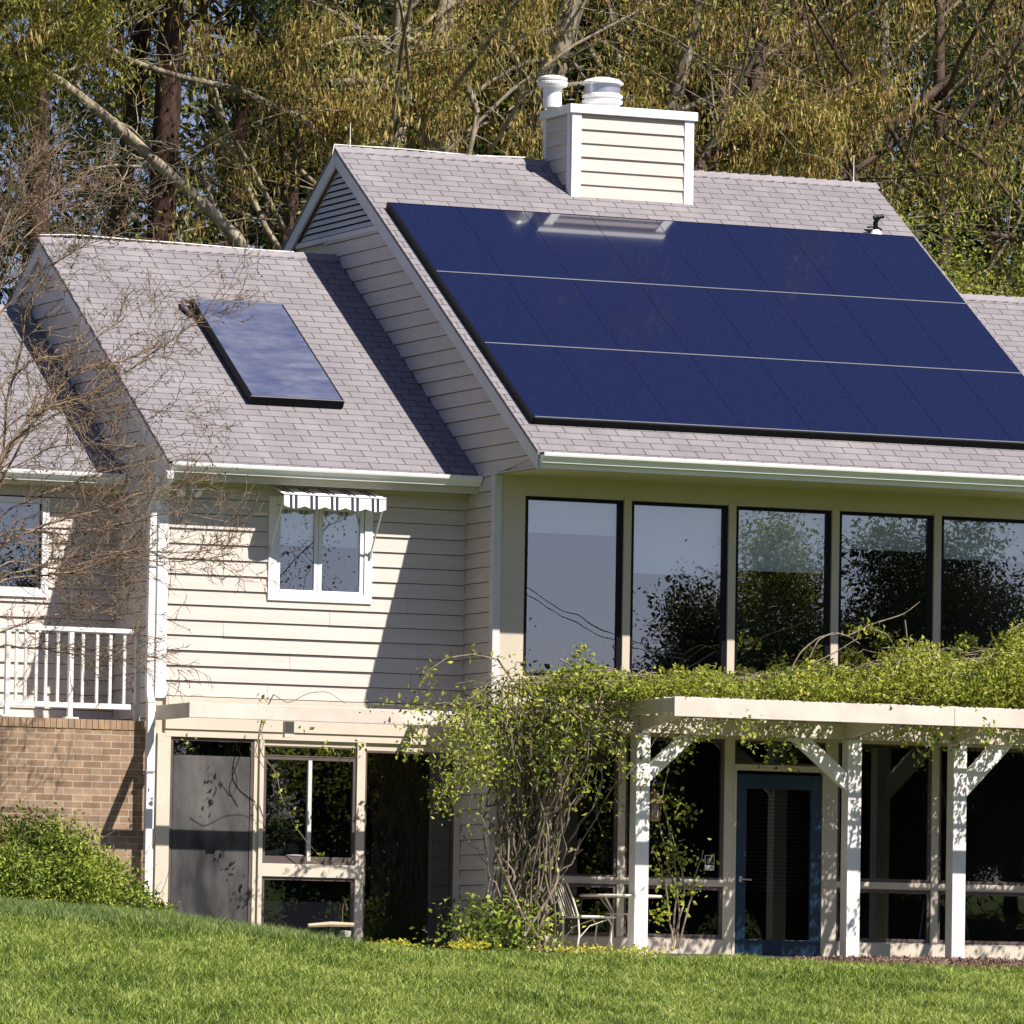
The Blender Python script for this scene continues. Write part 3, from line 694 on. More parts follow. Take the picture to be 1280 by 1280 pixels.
b = B(); slope_box(b, -2.175, -1.16, va+.025, vb-.025, .101, .104, *C0); b.out('glazing', 'coll', col)
b = B(); slope_box(b, -2.20, -1.135, vb-.025, vb, .101, .107, *C0); slope_box(b, -2.20, -1.135, va, va+.012, .101, .107, *C0); b.out('edge_strip', 'alu', col)
P0 = np.array(slope_pt(-1.15, vb+.02, .05, *C0)); P1 = np.array(slope_pt(-2.17, vb+.0, .05, *C0))
b = B(); b.tube([P0+(-.05, -.02, 0), P0+(-.10, .05, .04), P0+(-.16, .10, .02)], .024, 8); b.out('pipe', 'bronze', col, smooth=True); b = B(); b.tube([P1+(-.0, 0, 0), P1+(-.10, .02, .03), P1+(-.14, -.06, -.06), P1+(-.08, -.2, -.16)], .024, 8); b.out('pipe', 'bronze', col, smooth=True)

# ------------------------------------------------------------------ awning over the small window
aw = thing('window_awning', 'small black and white striped awning above the left upstairs window', 'awning', (-1.65, D1, 4.6))
ax0, ax1 = -2.245, -1.10; yb_, yf = D1-.03, D1-.42; zb_, zf_ = 4.80, 4.70
V = [(ax0, yb_, zb_), (ax1, yb_, zb_), (ax1, yf, zf_), (ax0, yf, zf_)]
meshnp('canopy', V+[(x, y, z-.004) for x, y, z in V], [[(3, 2, 1, 0), (4, 5, 6, 7)]], 'canvas', aw, uv=[(0, 0), (1.145, 0), (1.145, .4), (0, .4)]*2)
V = []; UV = []; Q = []; n = 60
for i in range(n+1):
    u = i/n; x = ax0+u*(ax1-ax0); d = .118+.028*abs(math.sin(u*math.pi*5))
    yy = yf-.004*math.sin(u*31)
    V += [(x, yf, zf_), (x, yy-.008, zf_-d)]; UV += [(u*1.145, 0), (u*1.145, .1)]
Q = [(2*i, 2*i+1, 2*i+3, 2*i+2) for i in range(n)]
meshnp('valance', V, [np.array(Q)], 'canvas', aw, uv=UV)
for x in (ax0+.01, ax1-.01):
    B().tube([(x, yf+.01, zf_-.02), (x+(.0), D1-.05, 4.14)], .009, 6).out('arm', 'trim', aw)
    B().box(x-.012, x+.012, D1-.06, D1-.036, 4.10, 4.17).out('bracket', 'alu', aw)
B().tube([(ax0, yf, zf_), (ax1, yf, zf_)], .009, 6).out('front_bar', 'trim', aw)

# ------------------------------------------------------------------ balcony railing
rl = thing('balcony_railing', 'white balcony railing standing on the brick wall at the left', 'railing', (-5, .85, 2.31))
ry0, ry1 = .835, .87
box('top_rail', 'postwhite', rl, -9.3, -3.655, ry0-.015, ry1+.015, 3.215, 3.262, bevel=.004)
box('bottom_rail', 'postwhite', rl, -9.3, -3.655, ry0, ry1, 2.43, 2.485, bevel=.004)
def zz_(px): return at(px, 850, .85)[0]
for px in (9, 88): 
    x = zz_(px); b = B(); b.box(x-.025, x+.025, ry0-.008, ry1+.008, 2.335, 3.213); b.box(x-.065, x+.085, ry0-.03, ry1+.03, 2.317, 2.335); b.out('post', 'postwhite', rl, .003)
B().box(-3.655, -3.60, ry0-.01, ry1+.01, 2.317, 3.24).out('post', 'gtrim', rl, .003)
for px in (20, 31.5, 45, 57, 72, 103, 121, 137.5, 155):
    x = zz_(px); B().box(x-.014, x+.014, ry0+.004, ry1-.004, 2.487, 3.213).out('baluster', 'postwhite', rl)
x = -5.2
while x > -9: B().box(x-.014, x+.014, ry0+.004, ry1-.004, 2.487, 3.213).out('baluster', 'postwhite', rl); x -= .24

# ------------------------------------------------------------------ pergolas
PA = -.956; FY = -2.09
pg = thing('pergola', 'cream painted pergola in front of the blue door, covered in green vines', 'pergola', (3.5, -1.2, 0))
for x in (1.226, 3.672, 4.912, 7.36): B().box(x, x+.156, PA, PA+.156, -.25, 2.302).out('post', 'postwhite', pg, .005)
b = B(); b.box(1.12, 4.33, FY, FY+.045, 2.43, 2.625); b.out('front_beam', 'pergola', pg, .004)
b = B(); b.box(4.334, 8.2, FY, FY+.045, 2.43, 2.625); b.out('front_beam', 'pergola', pg, .004)
b = B(); b.box(1.23, 8.1, PA+.055, PA+.10, 2.305, 2.470); b.out('lower_beam', 'pergola', pg, .004)
for x in (1.121, 2.35, 3.60, 4.83, 6.06, 7.3):
    B().box(x, x+.045, FY+.046, -.06, 2.472, 2.622).out('rafter', 'pergola', pg, .003)
for x in (1.27, 3.655, 4.94): # notched rafter tails seen under the front beam
    B().raw([(x+dx_, y, z) for dx_ in (0, .045) for (y, z) in ((PA+.05, 2.31), (PA+.05, 2.47), (FY+.10, 2.47), (FY+.10, 2.45))], [(0, 1, 2, 3), (7, 6, 5, 4), (0, 4, 5, 1), (1, 5, 6, 2), (2, 6, 7, 3), (3, 7, 4, 0)]).out('rafter_bracket', 'pergola', pg)
b = B()
for k in range(9): b.box(1.2, 8.0, -.12-k*.22, -.09-k*.22, 2.626, 2.645)
b.out('lath', 'pergola', pg)
def brace(xa, za, xb, zb):
    B().bar((xa, PA+.04, za), (xb, PA+.04, zb), .075, .12, up=(0, 1, 0)).out('brace', 'postwhite', pg, .004)
def brace(xa, za, xb, zb, w=.155):
    p = np.array([xa, za]); q = np.array([xb, zb]); d = (q-p)/np.linalg.norm(q-p); n_ = np.array([-d[1], d[0]])*w/2
    # ends cut vertical at the post and horizontal under the beam
    def cutx(c, X): return c+d*((X-c[0])/d[0])
    def cutz(c, Z): return c+d*((Z-c[1])/d[1])
    A_ = cutx(p+n_, xa); B_ = cutx(p-n_, xa); C_ = cutz(q-n_, zb); D_ = cutz(q+n_, zb)
    B().prism([tuple(A_), tuple(B_), tuple(C_), tuple(D_)], 1, PA+.02, PA+.10).out('brace', 'postwhite', pg, .004)
brace(1.383, 1.88, 1.86, 2.302, .135); brace(3.671, 1.86, 3.12, 2.302, .15); brace(5.069, 1.86, 5.50, 2.302, .18); brace(7.36, 1.86, 6.85, 2.302, .15)
for x, z in ((1.43, 1.93), (1.75, 2.24), (3.62, 1.92), (3.24, 2.24), (5.12, 1.93), (5.40, 2.22), (1.30, 2.22), (3.75, 2.22), (4.99, 2.22), (1.30, 2.36), (3.75, 2.38), (4.99, 2.38)):
    B().tube([(x, PA+(.055 if z > 2.305 else (0 if x in (1.30, 3.75, 4.99) else .02)), z), (x, PA+(.043 if z > 2.305 else (-.012 if x in (1.30, 3.75, 4.99) else .008)), z)], .011, 8).out('bolt', 'alu', pg)
pl = thing('pergola', 'shallow cream trellis beam over the dark left ground floor windows', 'pergola', (-1.7, 0, 2.4))
LY = -.25
B().box(-3.475, -.10, LY, LY+.045, 2.328, 2.482).out('front_beam', 'pergola', pl, .004)
for x in (-3.475, -.6): B().box(x, x+.045, LY+.046, D1-.046, 2.33, 2.48).out('rafter', 'pergola', pl, .003)
B().box(-2.38, -2.28, LY+.10, LY+.16, 2.16, 2.325).out('bracket', 'pergola', pl)

# ------------------------------------------------------------------ garden furniture and small things
gz = .0
ch = thing('garden_chair', 'cream wrought iron garden chair beside the small table', 'chair', (.9, -.5, gz))
cx, cy, cw, cd = .70, -.50, .40, .40
st = B(); 
for i in range(7): st.box(cx+.02, cx+cw, cy-.2+i*.058, cy-.2+i*.058+.044, .385, .40)
st.tube([(cx, cy-.21, .385), (cx+cw+.01, cy-.21, .39), (cx+cw+.03, cy-.19, .385), (cx+cw+.03, cy+.19, .385), (cx+cw+.01, cy+.21, .385), (cx, cy+.21, .385), (cx, cy-.21, .385)], .012, 6); st.out('seat', 'iron', ch)
bk = B(); bt = (cx-.15, .76)
for y in (cy-.19, cy+.19): bk.tube([(cx+.01, y, .385), (cx-.05, y, .56), (cx-.12, y*.98+cy*.02, .72), bt[:1]+(y*.7+cy*.3, .775)], .011, 6)
bk.tube([(bt[0], cy-.135, .775), (bt[0]-.006, cy, .79), (bt[0], cy+.135, .775)], .011, 6)
for y in (-.12, -.06, 0, .06, .12): bk.tube([(cx+.0, cy+y, .40), (cx-.07, cy+y, .58), (bt[0], cy+y*.8, .78)], .006, 5)
bk.out('backrest', 'iron', ch)
for s in (-1, 1):
    B().tube([(cx+.01, cy+s*.19, .385), (cx+.02, cy+s*.2, .2), (cx-.01, cy+s*.21, gz)], .010, 6).out('leg', 'iron', ch)
    B().tube([(cx+cw-.06, cy+s*.19, .385), (cx+cw-.0, cy+s*.2, .30), (cx+cw-.02, cy+s*.2, .15), (cx+cw+.01, cy+s*.21, gz)], .010, 6).out('leg', 'iron', ch)
b = B(); b.tube([(cx+.02, cy-.19, .16), (cx+.14, cy-.19, .29), (cx+cw-.06, cy-.19, .36)], .006, 5); b.tube([(cx+.02, cy+.19, .16), (cx+.14, cy+.19, .29), (cx+cw-.06, cy+.19, .36)], .006, 5); b.out('stretcher', 'iron', ch)
tb = thing('garden_table', 'small round cream iron table half hidden by the left pergola post', 'table', (1.28, -.5, gz))
B().lathe((1.28, -.5, .60), [(0, 0), (.43, 0), (.435, .012), (.43, .025), (0, .027)], 36).out('tabletop', 'iron', tb)
for a in range(4):
    t = a*math.pi/2+.5; c, s = math.cos(t), math.sin(t)
    B().tube([(1.28+c*.27, -.5+s*.27, .598), (1.28+c*.14, -.5+s*.14, .46), (1.28+c*.125, -.5+s*.125, .41), (1.28+c*.13, -.5+s*.13, .2), (1.28+c*.20, -.5+s*.20, gz)], .011, 6).out('leg', 'iron', tb)
B().lathe((1.28, -.5, .42), [(0, 0), (.17, 0), (.17, .012), (0, .012)], 20).out('shelf', 'iron', tb)
# lantern on the left pergola post
ln = thing('wall_lantern', 'weathered brass lantern on the right side of the left pergola post', 'lantern', (1.47, -.9, 1.5))
lx, ly = 1.465, -.90
B().lathe((lx, ly, 1.39), [(0, 0), (.05, 0), (.065, .02), (.065, .03), (0, .03)], 10).out('base', 'brass', ln)
b = B()
for a in range(8): t = a*math.pi/4; b.tube([(lx+.055*math.cos(t), ly+.055*math.sin(t), 1.42), (lx+.07*math.cos(t), ly+.07*math.sin(t), 1.58)], .005, 5)
b.out('cage', 'brass', ln)
B().lathe((lx, ly, 1.42), [(0, 0), (.04, 0), (.045, .15), (0, .15)], 10).out('glass', 'greyblind', ln)
B().lathe((lx, ly, 1.575), [(0, 0), (.10, 0), (.095, .012), (.05, .055), (.045, .085), (.055, .09), (.02, .125), (0, .13)], 14).out('lantern_cap', 'brass', ln)
B().tube([(lx-.085, ly, 1.50), (lx-.06, ly, 1.66), (lx, ly, 1.71)], .009, 6).out('bracket', 'brass', ln)
# small notice in the window left of the door
nt_ = thing('window_notice', 'small black and white notice in the pane left of the blue door', 'notice', (2.53, .0, 1.0))
nx0, nx1, nz0, nz1, ny = 2.480, 2.590, .915, 1.075, .012
B().box(nx0, nx1, ny-.002, ny, nz0, nz1).out('card', 'gtrim', nt_)
B().box(nx0+.008, nx1-.008, ny-.0035, ny-.0025, nz0+.055, nz1-.008).out('black_square', 'black', nt_)
b = B(); mx, mz = (nx0+nx1)/2, (nz0+.055+nz1-.008)/2     # white figure mark of the notice
b.lathe((mx, ny-.005, mz+.012), [(0, -.012), (.014, -.012), (.014, .012), (0, .012)], 10)
b.bar((mx-.026, ny-.005, mz-.004), (mx+.028, ny-.005, mz+.02), .010, .001, up=(0, 1, 0)); b.bar((mx-.02, ny-.005, mz-.03), (mx+.012, ny-.005, mz+.0), .012, .001, up=(0, 1, 0))
b.out('mark', 'trim', nt_)
b = B()
for k in range(3): b.box(nx0+.016, nx1-.016, ny-.0035, ny-.0025, nz0+.010+k*.014, nz0+.015+k*.014)
b.out('text_line', 'bronze', nt_)
# things on the inside sill of the casement window
B_ = B(); B_.tube([(-2.20, D1+.10, .985), (-2.05, D1+.10, 1.005), (-1.98, D1+.10, 1.02)], [.03, .035, .028], 10)
tag(B_.out('paper_roll', 'trim', None, smooth=True), 'white roll lying on the sill inside the left casement window', 'paper roll')
B_ = B().lathe((-1.87, D1+.14, .965), [(0, 0), (.15, 0), (.16, .012), (.085, .03), (.08, .10), (.06, .13), (0, .14)], 18)
tag(B_.out('hat', MT['greyblind'], None, smooth=True), 'grey brimmed hat beside the white roll inside the left casement window', 'hat')
B().box(-2.25, -1.21, D1+.03, D1+.30, .93, .955).out('inner_sill', 'cream', house)
# easel-like poles seen behind the far right pane
es = thing('easel', 'thin grey metal easel standing inside the rightmost ground floor window', 'easel', (5.7, .5, 0))
for x1_, x2_ in ((5.50, 5.25), (5.50, 5.90)): B().tube([(x1_, .5, 2.0), (x2_, .5, .1)], .012, 6).out('leg', 'alu', es)
B().tube([(5.50, .5, 2.0), (5.55, .95, .1)], .012, 6).out('leg', 'alu', es)

# ------------------------------------------------------------------ terrain
def hcrest(x): return np.interp(x, [-9, -6, -4.9, -4.2, -3.4, -3.0, -2.3, -1.2, 1, 4, 9], [.46, .29, .235, .185, .10, .06, .0, -.06, -.06, -.07, -.07])
def terrain(x, y):
    x = np.asarray(x, float); y = np.asarray(y, float)
    base = hcrest(x)
    t = np.clip(-(y+2.0), 0, None)
    d = .13*np.minimum(t, 9)+.028*np.clip(t-9, 0, 32)
    z = base*np.exp(-t/7)-d
    z = z+.025*np.sin(x*1.3+.5*y)*np.clip(t, 0, 1)+.02*np.sin(y*1.9+x*.4)*np.clip(t, 0, 1)
    bank = 5.6*np.exp(-(((x-27)/17)**2+((y+60)/13)**2))
    z = z+bank
    far = np.clip(np.hypot(x, y)-120, 0, None)
    return z+.01*far
def sheet(name, xs, ys, mat, kind, dz=0):
    X, Y = np.meshgrid(xs, ys); Z = terrain(X, Y)+dz
    nx, ny = len(xs), len(ys); i = np.arange(ny-1)[:, None]*nx+np.arange(nx-1)[None, :]
    Q = np.stack([i, i+1, i+nx+1, i+nx], -1).reshape(-1, 4)
    return tag(meshnp(name, np.stack([X, Y, Z], -1), [Q], mat, None, True), kind=kind)
def span(*seg):
    out = []
    for a, b, n in seg: out += list(np.linspace(a, b, n, endpoint=False))
    return np.array(out+[seg[-1][1]])
sheet('lawn', span((-600, -60, 14), (-60, -12, 16), (-12, 14, 90), (14, 70, 30), (70, 600, 14)), span((-600, -110, 14), (-110, -14, 40), (-14, 0, 70), (0, 30, 20), (30, 700, 16)), 'lawn', 'structure')
# mulch bed in front of the pergola
def mulchz(x, y): return terrain(x, y)+.012+.10*np.clip(1-np.abs(y+1.55)/.8, 0, 1)*np.interp(x, [2.4, 3.0, 4, 9], [0, .5, .75, .6])
xs = np.linspace(2.5, 9, 60); ys = np.linspace(-2.35, -.7, 22); X, Y = np.meshgrid(xs, ys); i = np.arange(21)[:, None]*60+np.arange(59)[None, :]
tag(meshnp('mulch_bed', np.stack([X, Y, mulchz(X, Y)+RNG.normal(0, .006, X.shape)], -1), [np.stack([i, i+1, i+61, i+60], -1).reshape(-1, 4)], 'mulch', None), kind='structure')
xs = np.linspace(-3.3, 2.6, 20); ys = np.linspace(-1.9, .7, 8); X, Y = np.meshgrid(xs, ys); i = np.arange(7)[:, None]*20+np.arange(19)[None, :]
tag(meshnp('patio', np.stack([X, Y, np.full(X.shape, -.02)+np.maximum(0, terrain(X, Y))*0], -1), [np.stack([i, i+1, i+21, i+20], -1).reshape(-1, 4)], 'concrete', None), kind='structure')

# ------------------------------------------------------------------ small-face scatter helpers
def rand_frames(n, rng, up=.0):
    d = rng.normal(size=(n, 3)); d[:, 2] += up; d /= np.linalg.norm(d, axis=1)[:, None]
    e = rng.normal(size=(n, 3)); e -= d*(e*d).sum(1)[:, None]; e /= np.linalg.norm(e, axis=1)[:, None]
    return d, e
def leaves_arr(P, size, rng, aspect=.5, up=.3, fold=.25):
    """folded diamond leaves (two triangles sharing the midrib)"""
    n = len(P); s = size*rng.uniform(.6, 1.3, n)[:, None]
    d, e = rand_frames(n, rng, 0); nrm = np.cross(d, e)
    w = s*aspect; a = P; m = P+d*s*.55
    V = np.stack([a, m+e*w*.5+nrm*w*fold, P+d*s, m-e*w*.5+nrm*w*fold], 1).reshape(-1, 3)
    i = np.arange(n)[:, None]*4
    return V, np.concatenate([i+np.array([0, 1, 2]), i+np.array([0, 2, 3])])
def strips_arr(P, L, w, rng, lean=.25):
    """hanging tassels / needles: thin diamonds pointing down"""
    n = len(P); l = L*rng.uniform(.5, 1.3, n)[:, None]
    d = np.stack([rng.normal(0, lean, n), rng.normal(0, lean, n), -np.ones(n)], 1); d /= np.linalg.norm(d, axis=1)[:, None]
    a = rng.uniform(0, 2*np.pi, n); e = np.stack([np.cos(a), np.sin(a), np.zeros(n)], 1)*w*rng.uniform(.6, 1.3, n)[:, None]
    m = P+d*l*.45
    V = np.stack([P, m+e*.5, P+d*l, m-e*.5], 1).reshape(-1, 3)
    return V, np.arange(n*4).reshape(-1, 4)
def leaf_obj(name, P, size, mat, rng, parent=None, **kw):
    V, T = leaves_arr(P, size, rng, **kw); return meshnp(name, V, [T], mat, parent)
def blades(name, P, h, w, mat, rng, lean=.35, parent=None):
    n = len(P); hh = h*rng.uniform(.55, 1.25, n); a = rng.uniform(0, 2*np.pi, n); e = np.stack([np.cos(a), np.sin(a), 0*a], 1)*w/2
    t = np.stack([rng.normal(0, lean, n)*hh, rng.normal(0, lean, n)*hh, hh], 1)
    m = t*np.array([.35, .35, .6])
    V = np.stack([P-e, P+e, P+m+e*.7, P+m-e*.7, P+t], 1).reshape(-1, 3); i = np.arange(n)[:, None]*5
    return meshnp(name, V, [i+np.array([[0, 1, 2, 3]]), i+np.array([[3, 2, 4]])], mat, parent)

# grass
n = 340000
gy = -1.75-RNG.uniform(0, 1, n)*9.5; gx = RNG.uniform(-7.2, 8.0, n)+(gy+1.75)*.36
keep = ~((gx > 2.5) & (gy > -2.25-.12*np.sin(gx*3)))
gx, gy = gx[keep], gy[keep]
P = np.stack([gx, gy, terrain(gx, gy)-.005], 1)
tuft = .5+.25*np.sin(gx*5.1+np.sin(gy*4.3)*2)+.25*np.sin(gy*6.7+np.sin(gx*3.9)*2)+.25*np.sin(gx*17+gy*13)*np.sin(gy*19-gx*7)
tag(blades('grass', P, .050+.045*np.clip(tuft, 0, 1.2), .0105, 'grassblade', RNG, .6), kind='stuff')
n = 170000
gy = -1.75-RNG.uniform(0, 1, n)**1.2*20; gx = RNG.uniform(-18, 17, n)
keep = ((gy < -10.6) | (gx < -7.0+(gy+1.75)*.36) | (gx > 7.8+(gy+1.75)*.36)) & ~((gx > 2.5) & (gx < 9) & (gy > -2.3))
gx, gy = gx[keep], gy[keep]
tag(blades('grass', np.stack([gx, gy, terrain(gx, gy)-.005], 1), .085, .022, 'grassblade', RNG, .6), kind='stuff')
n = 38000
gx = RNG.uniform(-8.5, -2.2, n); gy = RNG.uniform(-2.6, -.5, n)-.25*(gx+5)*0
keep = RNG.uniform(0, 1, n) < np.interp(gx, [-8, -4, -3, -2.2], [1, 1, .55, .05])
P = np.stack([gx, gy, terrain(gx, gy)], 1)[keep]
tag(blades('ground_cover', P, .13, .009, 'tallgrass', RNG, .5), kind='stuff')
n = 22000
gx = RNG.uniform(2.6, 8.8, n); gy = RNG.uniform(-2.3, -.9, n)
tag(leaf_obj('mulch_chips', np.stack([gx, gy, mulchz(gx, gy)+.006], 1), .038, 'chip', RNG, aspect=.35), kind='stuff')
n = 5000
gx = RNG.uniform(2.3, 9, n); gy = RNG.normal(-2.22, .06, n)
tag(blades('grass', np.stack([gx, gy, terrain(gx, gy)], 1), .06, .008, 'grassblade', RNG, .4), kind='stuff')

# ------------------------------------------------------------------ branching
def grow(start, d, L, r, lev, rng, tubes, tips, P):
    """recursive limb: P = dict(seg, curve, up, kids[], ang, ratio, taper)"""
    n = P['seg'][min(lev, len(P['seg'])-1)]; p = np.array(start, float); d = np.array(d, float); d /= np.linalg.norm(d)
    pts = [p.copy()]; ds = [d.copy()]; cv = P.get('c0', P['curve']) if lev == 0 else P['curve']; up = P['up'][min(lev, len(P['up'])-1)]
    for i in range(n):
        d = d+rng.normal(0, cv, 3)+np.array([0, 0, up])/n; d /= np.linalg.norm(d); p = p+d*L/n
        pts.append(p.copy()); ds.append(d.copy())
    r1 = r*P['taper']; rad = np.linspace(r, r1, n+1); tubes.append((pts, rad, lev))
    if lev >= P['levels']-1:
        for i in range(1, n+1): tips.append((pts[i], ds[i]))
        return
    k = P['kids'][lev]
    for j in range(k):
        t = rng.uniform(P['from'][min(lev, len(P['from'])-1)], 1.0) if j < k-1 else 1.0
        f = t*n; i = min(int(f), n-1); q = pts[i]+(pts[i+1]-pts[i])*(f-i); dd = ds[i]
        a = rng.normal(size=3); a -= dd*(a@dd); a /= np.linalg.norm(a)+1e-9
        an = rng.uniform(*P['ang']); nd = dd*math.cos(an)+a*math.sin(an)
        nd[2] *= P.get('flat', 1)
        grow(q, nd, L*P['ratio']*rng.uniform(.7, 1.2), max(np.interp(f, range(n+1), rad)*P['rr'], P['rmin']), lev+1, rng, tubes, tips, P)
def tube_obj(name, tubes, mat, parent, sides=(9, 6, 4, 3), zmin=None):
    VV = []; QQ = []; n = 0
    for pts, rad, lev in tubes:
        V, Q = tube_arr(pts, rad, sides[min(lev, len(sides)-1)]); VV.append(V); QQ.append(Q+n); n += len(V)
    return meshnp(name, np.concatenate(VV), [np.concatenate(QQ)], mat, parent, True)
def around(tips, k, sig, rng):
    A = np.array([t[0] for t in tips]); return np.repeat(A, k, 0)+rng.normal(0, 1, (len(A)*k, 3))*sig

def poly_limb(pxs, Y, r0, r1, lev=0, dy=0, n=5):
    """smooth limb through photo pixels on a vertical plane y=Y (..Y+dy)"""
    K = np.array([at(u, v, Y+dy*i/(len(pxs)-1)) for i, (u, v) in enumerate(pxs)])
    t = np.linspace(0, len(K)-1, (len(K)-1)*n+1); out = np.stack([np.interp(t, range(len(K)), K[:, j]) for j in range(3)], 1)
    for _ in range(2): out[1:-1] = (out[:-2]+2*out[1:-1]+out[2:])/4
    return (list(out), np.linspace(r0, r1, len(out)), lev)

def leafy_tree(name, label, base, H, tr, rng, barkm, kinds, limbs=(), lean=(0, 0), first=.42, spread=.55, kids=(9, 6, 5), dens=1., droop=-.25, group='trees behind the house', curve=.10, taper=.3, c0=.05, rr=.45, gaps=None):
    t = thing(name, label, 'tree', tuple(base), group)
    tubes = []; tips = []
    P = dict(seg=(8, 6, 5, 4), curve=curve, up=(0, .12, droop, droop*1.4), kids=kids, ang=(.5, 1.15), ratio=spread, taper=taper, rr=rr, rmin=.006, c0=c0, levels=len(kids)+1, **{'from': (first, .25, .2)})
    P['from'] = (first, .25, .2)
    d = np.array([lean[0], lean[1], 1.]); grow(base, d, H, tr, 0, rng, tubes, tips, P)
    for lb in limbs:
        tubes.append(lb)
        pts = lb[0]
        for i in range(2, len(pts), 3):
            grow(pts[i], rng.normal(size=3)*[1, .6, .6]+[0, 0, .1], rng.uniform(.5, 1.3), max(lb[1][i]*.3, .008), len(kids)-1, rng, tubes, tips, P)
    tube_obj('trunk', tubes, barkm, t)
    if gaps:
        A = np.array([q[0] for q in tips]); s1 = np.sin(A[:, 0]*2.6+1.7*np.sin(A[:, 2]*1.9+A[:, 1]))+np.sin(A[:, 2]*3.1+1.5*np.sin(A[:, 0]*2.2))+.8*np.sin(A[:, 1]*2.3+A[:, 0]*1.1)
        tips = [q for q, v in zip(tips, s1+rng.normal(0, .5, len(A))) if v > gaps]
    for nm, mat, kind, k, sig, size in kinds:
        Pt = around(tips, max(1, int(k*dens)), sig, rng)
        if kind == 'leaf': leaf_obj(nm, Pt, size, mat, rng, t)
        else:
            V, Q = strips_arr(Pt, size[0], size[1], rng, size[2]); meshnp(nm, V, [Q], mat, t)
    return t, len(tips)

# ------------------------------------------------------------------ woods behind the house
OAK = [('crown', 'oakleaf', 'leaf', 12, .15, .07), ('catkins', 'catkin', 'strip', 15, .13, (.15, .023, .25))]
OAKG = [('crown', 'oakleaf', 'leaf', 9, .22, .08), ('catkins', 'catkin', 'strip', 4, .17, (.13, .019, .28))]
def pxbase(u, Y): p = at(u, 200, Y); return np.array([p[0], Y, float(terrain(p[0], Y))-.2])
spec = [
 # px, Y, height, trunk radius, bark, kinds, lean, seed, label
 (405, 14.5, 13.5, .15, 'greybark', OAK, (.03, 0), 1, 'slim grey oak hung with ochre catkins directly behind the gable peak'),
 (548, 15.5, 14.5, .20, 'palebark', OAK, (-.02, 0), 2, 'grey oak with a forked trunk between the gable peak and the chimney'),
 (690, 16.5, 14.5, .22, 'greybark', OAK, (.09, 0), 3, 'leaning grey oak with ochre catkins just left of the chimney'),
 (880, 15.0, 14.5, .24, 'trunk', OAK, (.02, 0), 4, 'dark trunked oak with heavy ochre catkins right behind the chimney'),
 (1030, 17.0, 14, .20, 'greybark', OAK, (.10, 0), 5, 'spreading oak with ochre catkins above the right part of the ridge'),
 (1190, 15.5, 13.5, .20, 'trunk', OAKG, (-.06, 0), 6, 'greener oak with drooping branches above the right end of the panels'),
 (1330, 18.0, 14, .22, 'greybark', OAK, (-.10, 0), 7, 'oak with ochre catkins at the right edge of the woods'),
 (300, 17.5, 13.5, .16, 'trunk', OAKG, (.0, 0), 8, 'green and ochre oak behind the middle of the left ridge'),
]
for px, Y, H, tr, bk_, kinds, lean, sd_, lab in spec:
    rng = np.random.default_rng(100+sd_); limbs = []
    if sd_ == 1: limbs = [poly_limb([(412, 105), (460, 100), (500, 118), (515, 132)], Y-2.0, .06, .03, 1), poly_limb([(408, 180), (385, 150), (345, 135), (300, 112), (220, 95), (160, 75), (132, 56)], Y-1.6, .055, .028, 1, -.6)]
    if sd_ == 2: limbs = [poly_limb([(545, 190), (540, 120), (548, 65), (560, -10)], Y-1.6, .19, .12, 0), poly_limb([(548, 70), (580, 100), (598, 140), (590, 175), (585, 200)], Y-2.2, .05, .03, 1), poly_limb([(548, 70), (515, 50), (480, 48), (430, 48), (395, 60)], Y-2.2, .06, .02, 1)]
    if sd_ == 3: limbs = [poly_limb([(672, 180), (685, 110), (700, 50), (725, -20)], Y-1.6, .20, .15, 0), poly_limb([(700, 70), (650, 80), (600, 110), (570, 150)], Y-2.2, .04, .02, 1)]
    if sd_ == 4: limbs = [poly_limb([(870, 220), (880, 195), (920, 175), (980, 165), (1060, 155)], Y-2.2, .07, .03, 1), poly_limb([(900, 195), (960, 170), (1010, 150), (1060, 145)], Y-2.3, .05, .025, 1), poly_limb([(980, 160), (1020, 125), (1075, 100)], Y-2.2, .05, .03, 1), poly_limb([(880, 240), (905, 110), (960, 40)], Y+1, .12, .08, 1)]
    if sd_ == 6: limbs = [poly_limb([(1110, 160), (1150, 130), (1190, 95)], Y, .09, .05, 1), poly_limb([(1180, 170), (1230, 200), (1250, 230), (1275, 262)], Y-2, .04, .02, 1), poly_limb([(1280, 300), (1220, 290), (1150, 265)], Y-.3, .05, .02, 1)]
    leafy_tree('oak_tree', lab, pxbase(px, Y), H, tr, rng, bk_, kinds, limbs, lean, first=.40, kids=(13, 7, 5), spread=.42, gaps=.1)
# pines at the left
NEED = [('crown', 'needle', 'strip', 38, .15, (.15, .015, 1.3))]
YNEED = [('crown', 'yneedle', 'strip', 30, .15, (.11, .016, 1.2))]
pines = [(65, 15.0, 17, .21, 'pinebark', 11, 'pine with a red brown trunk, the leftmost behind the left roof', NEED),
         (118, 16.5, 17, .18, 'pinebark', 12, 'pine with a brown trunk, second from the left behind the left roof', NEED),
         (186, 14.8, 18, .25, 'pinebark', 13, 'thick dark pine trunk rising behind the left ridge beside the leaning pale trunk', NEED),
         (262, 19.0, 17, .17, 'pinebark', 14, 'slender dark pine between the thick pine and the gable', NEED),
         (-95, 13.0, 13, .18, 'pinebark', 15, 'yellow green pine in the upper left corner of the woods', YNEED),
         (1245, 21, 17, .20, 'pinebark', 16, 'dark green pine deep in the woods at the right', NEED),
         (1120, 22, 16, .20, 'pinebark', 17, 'dark green pine above the right end of the main ridge', NEED)]
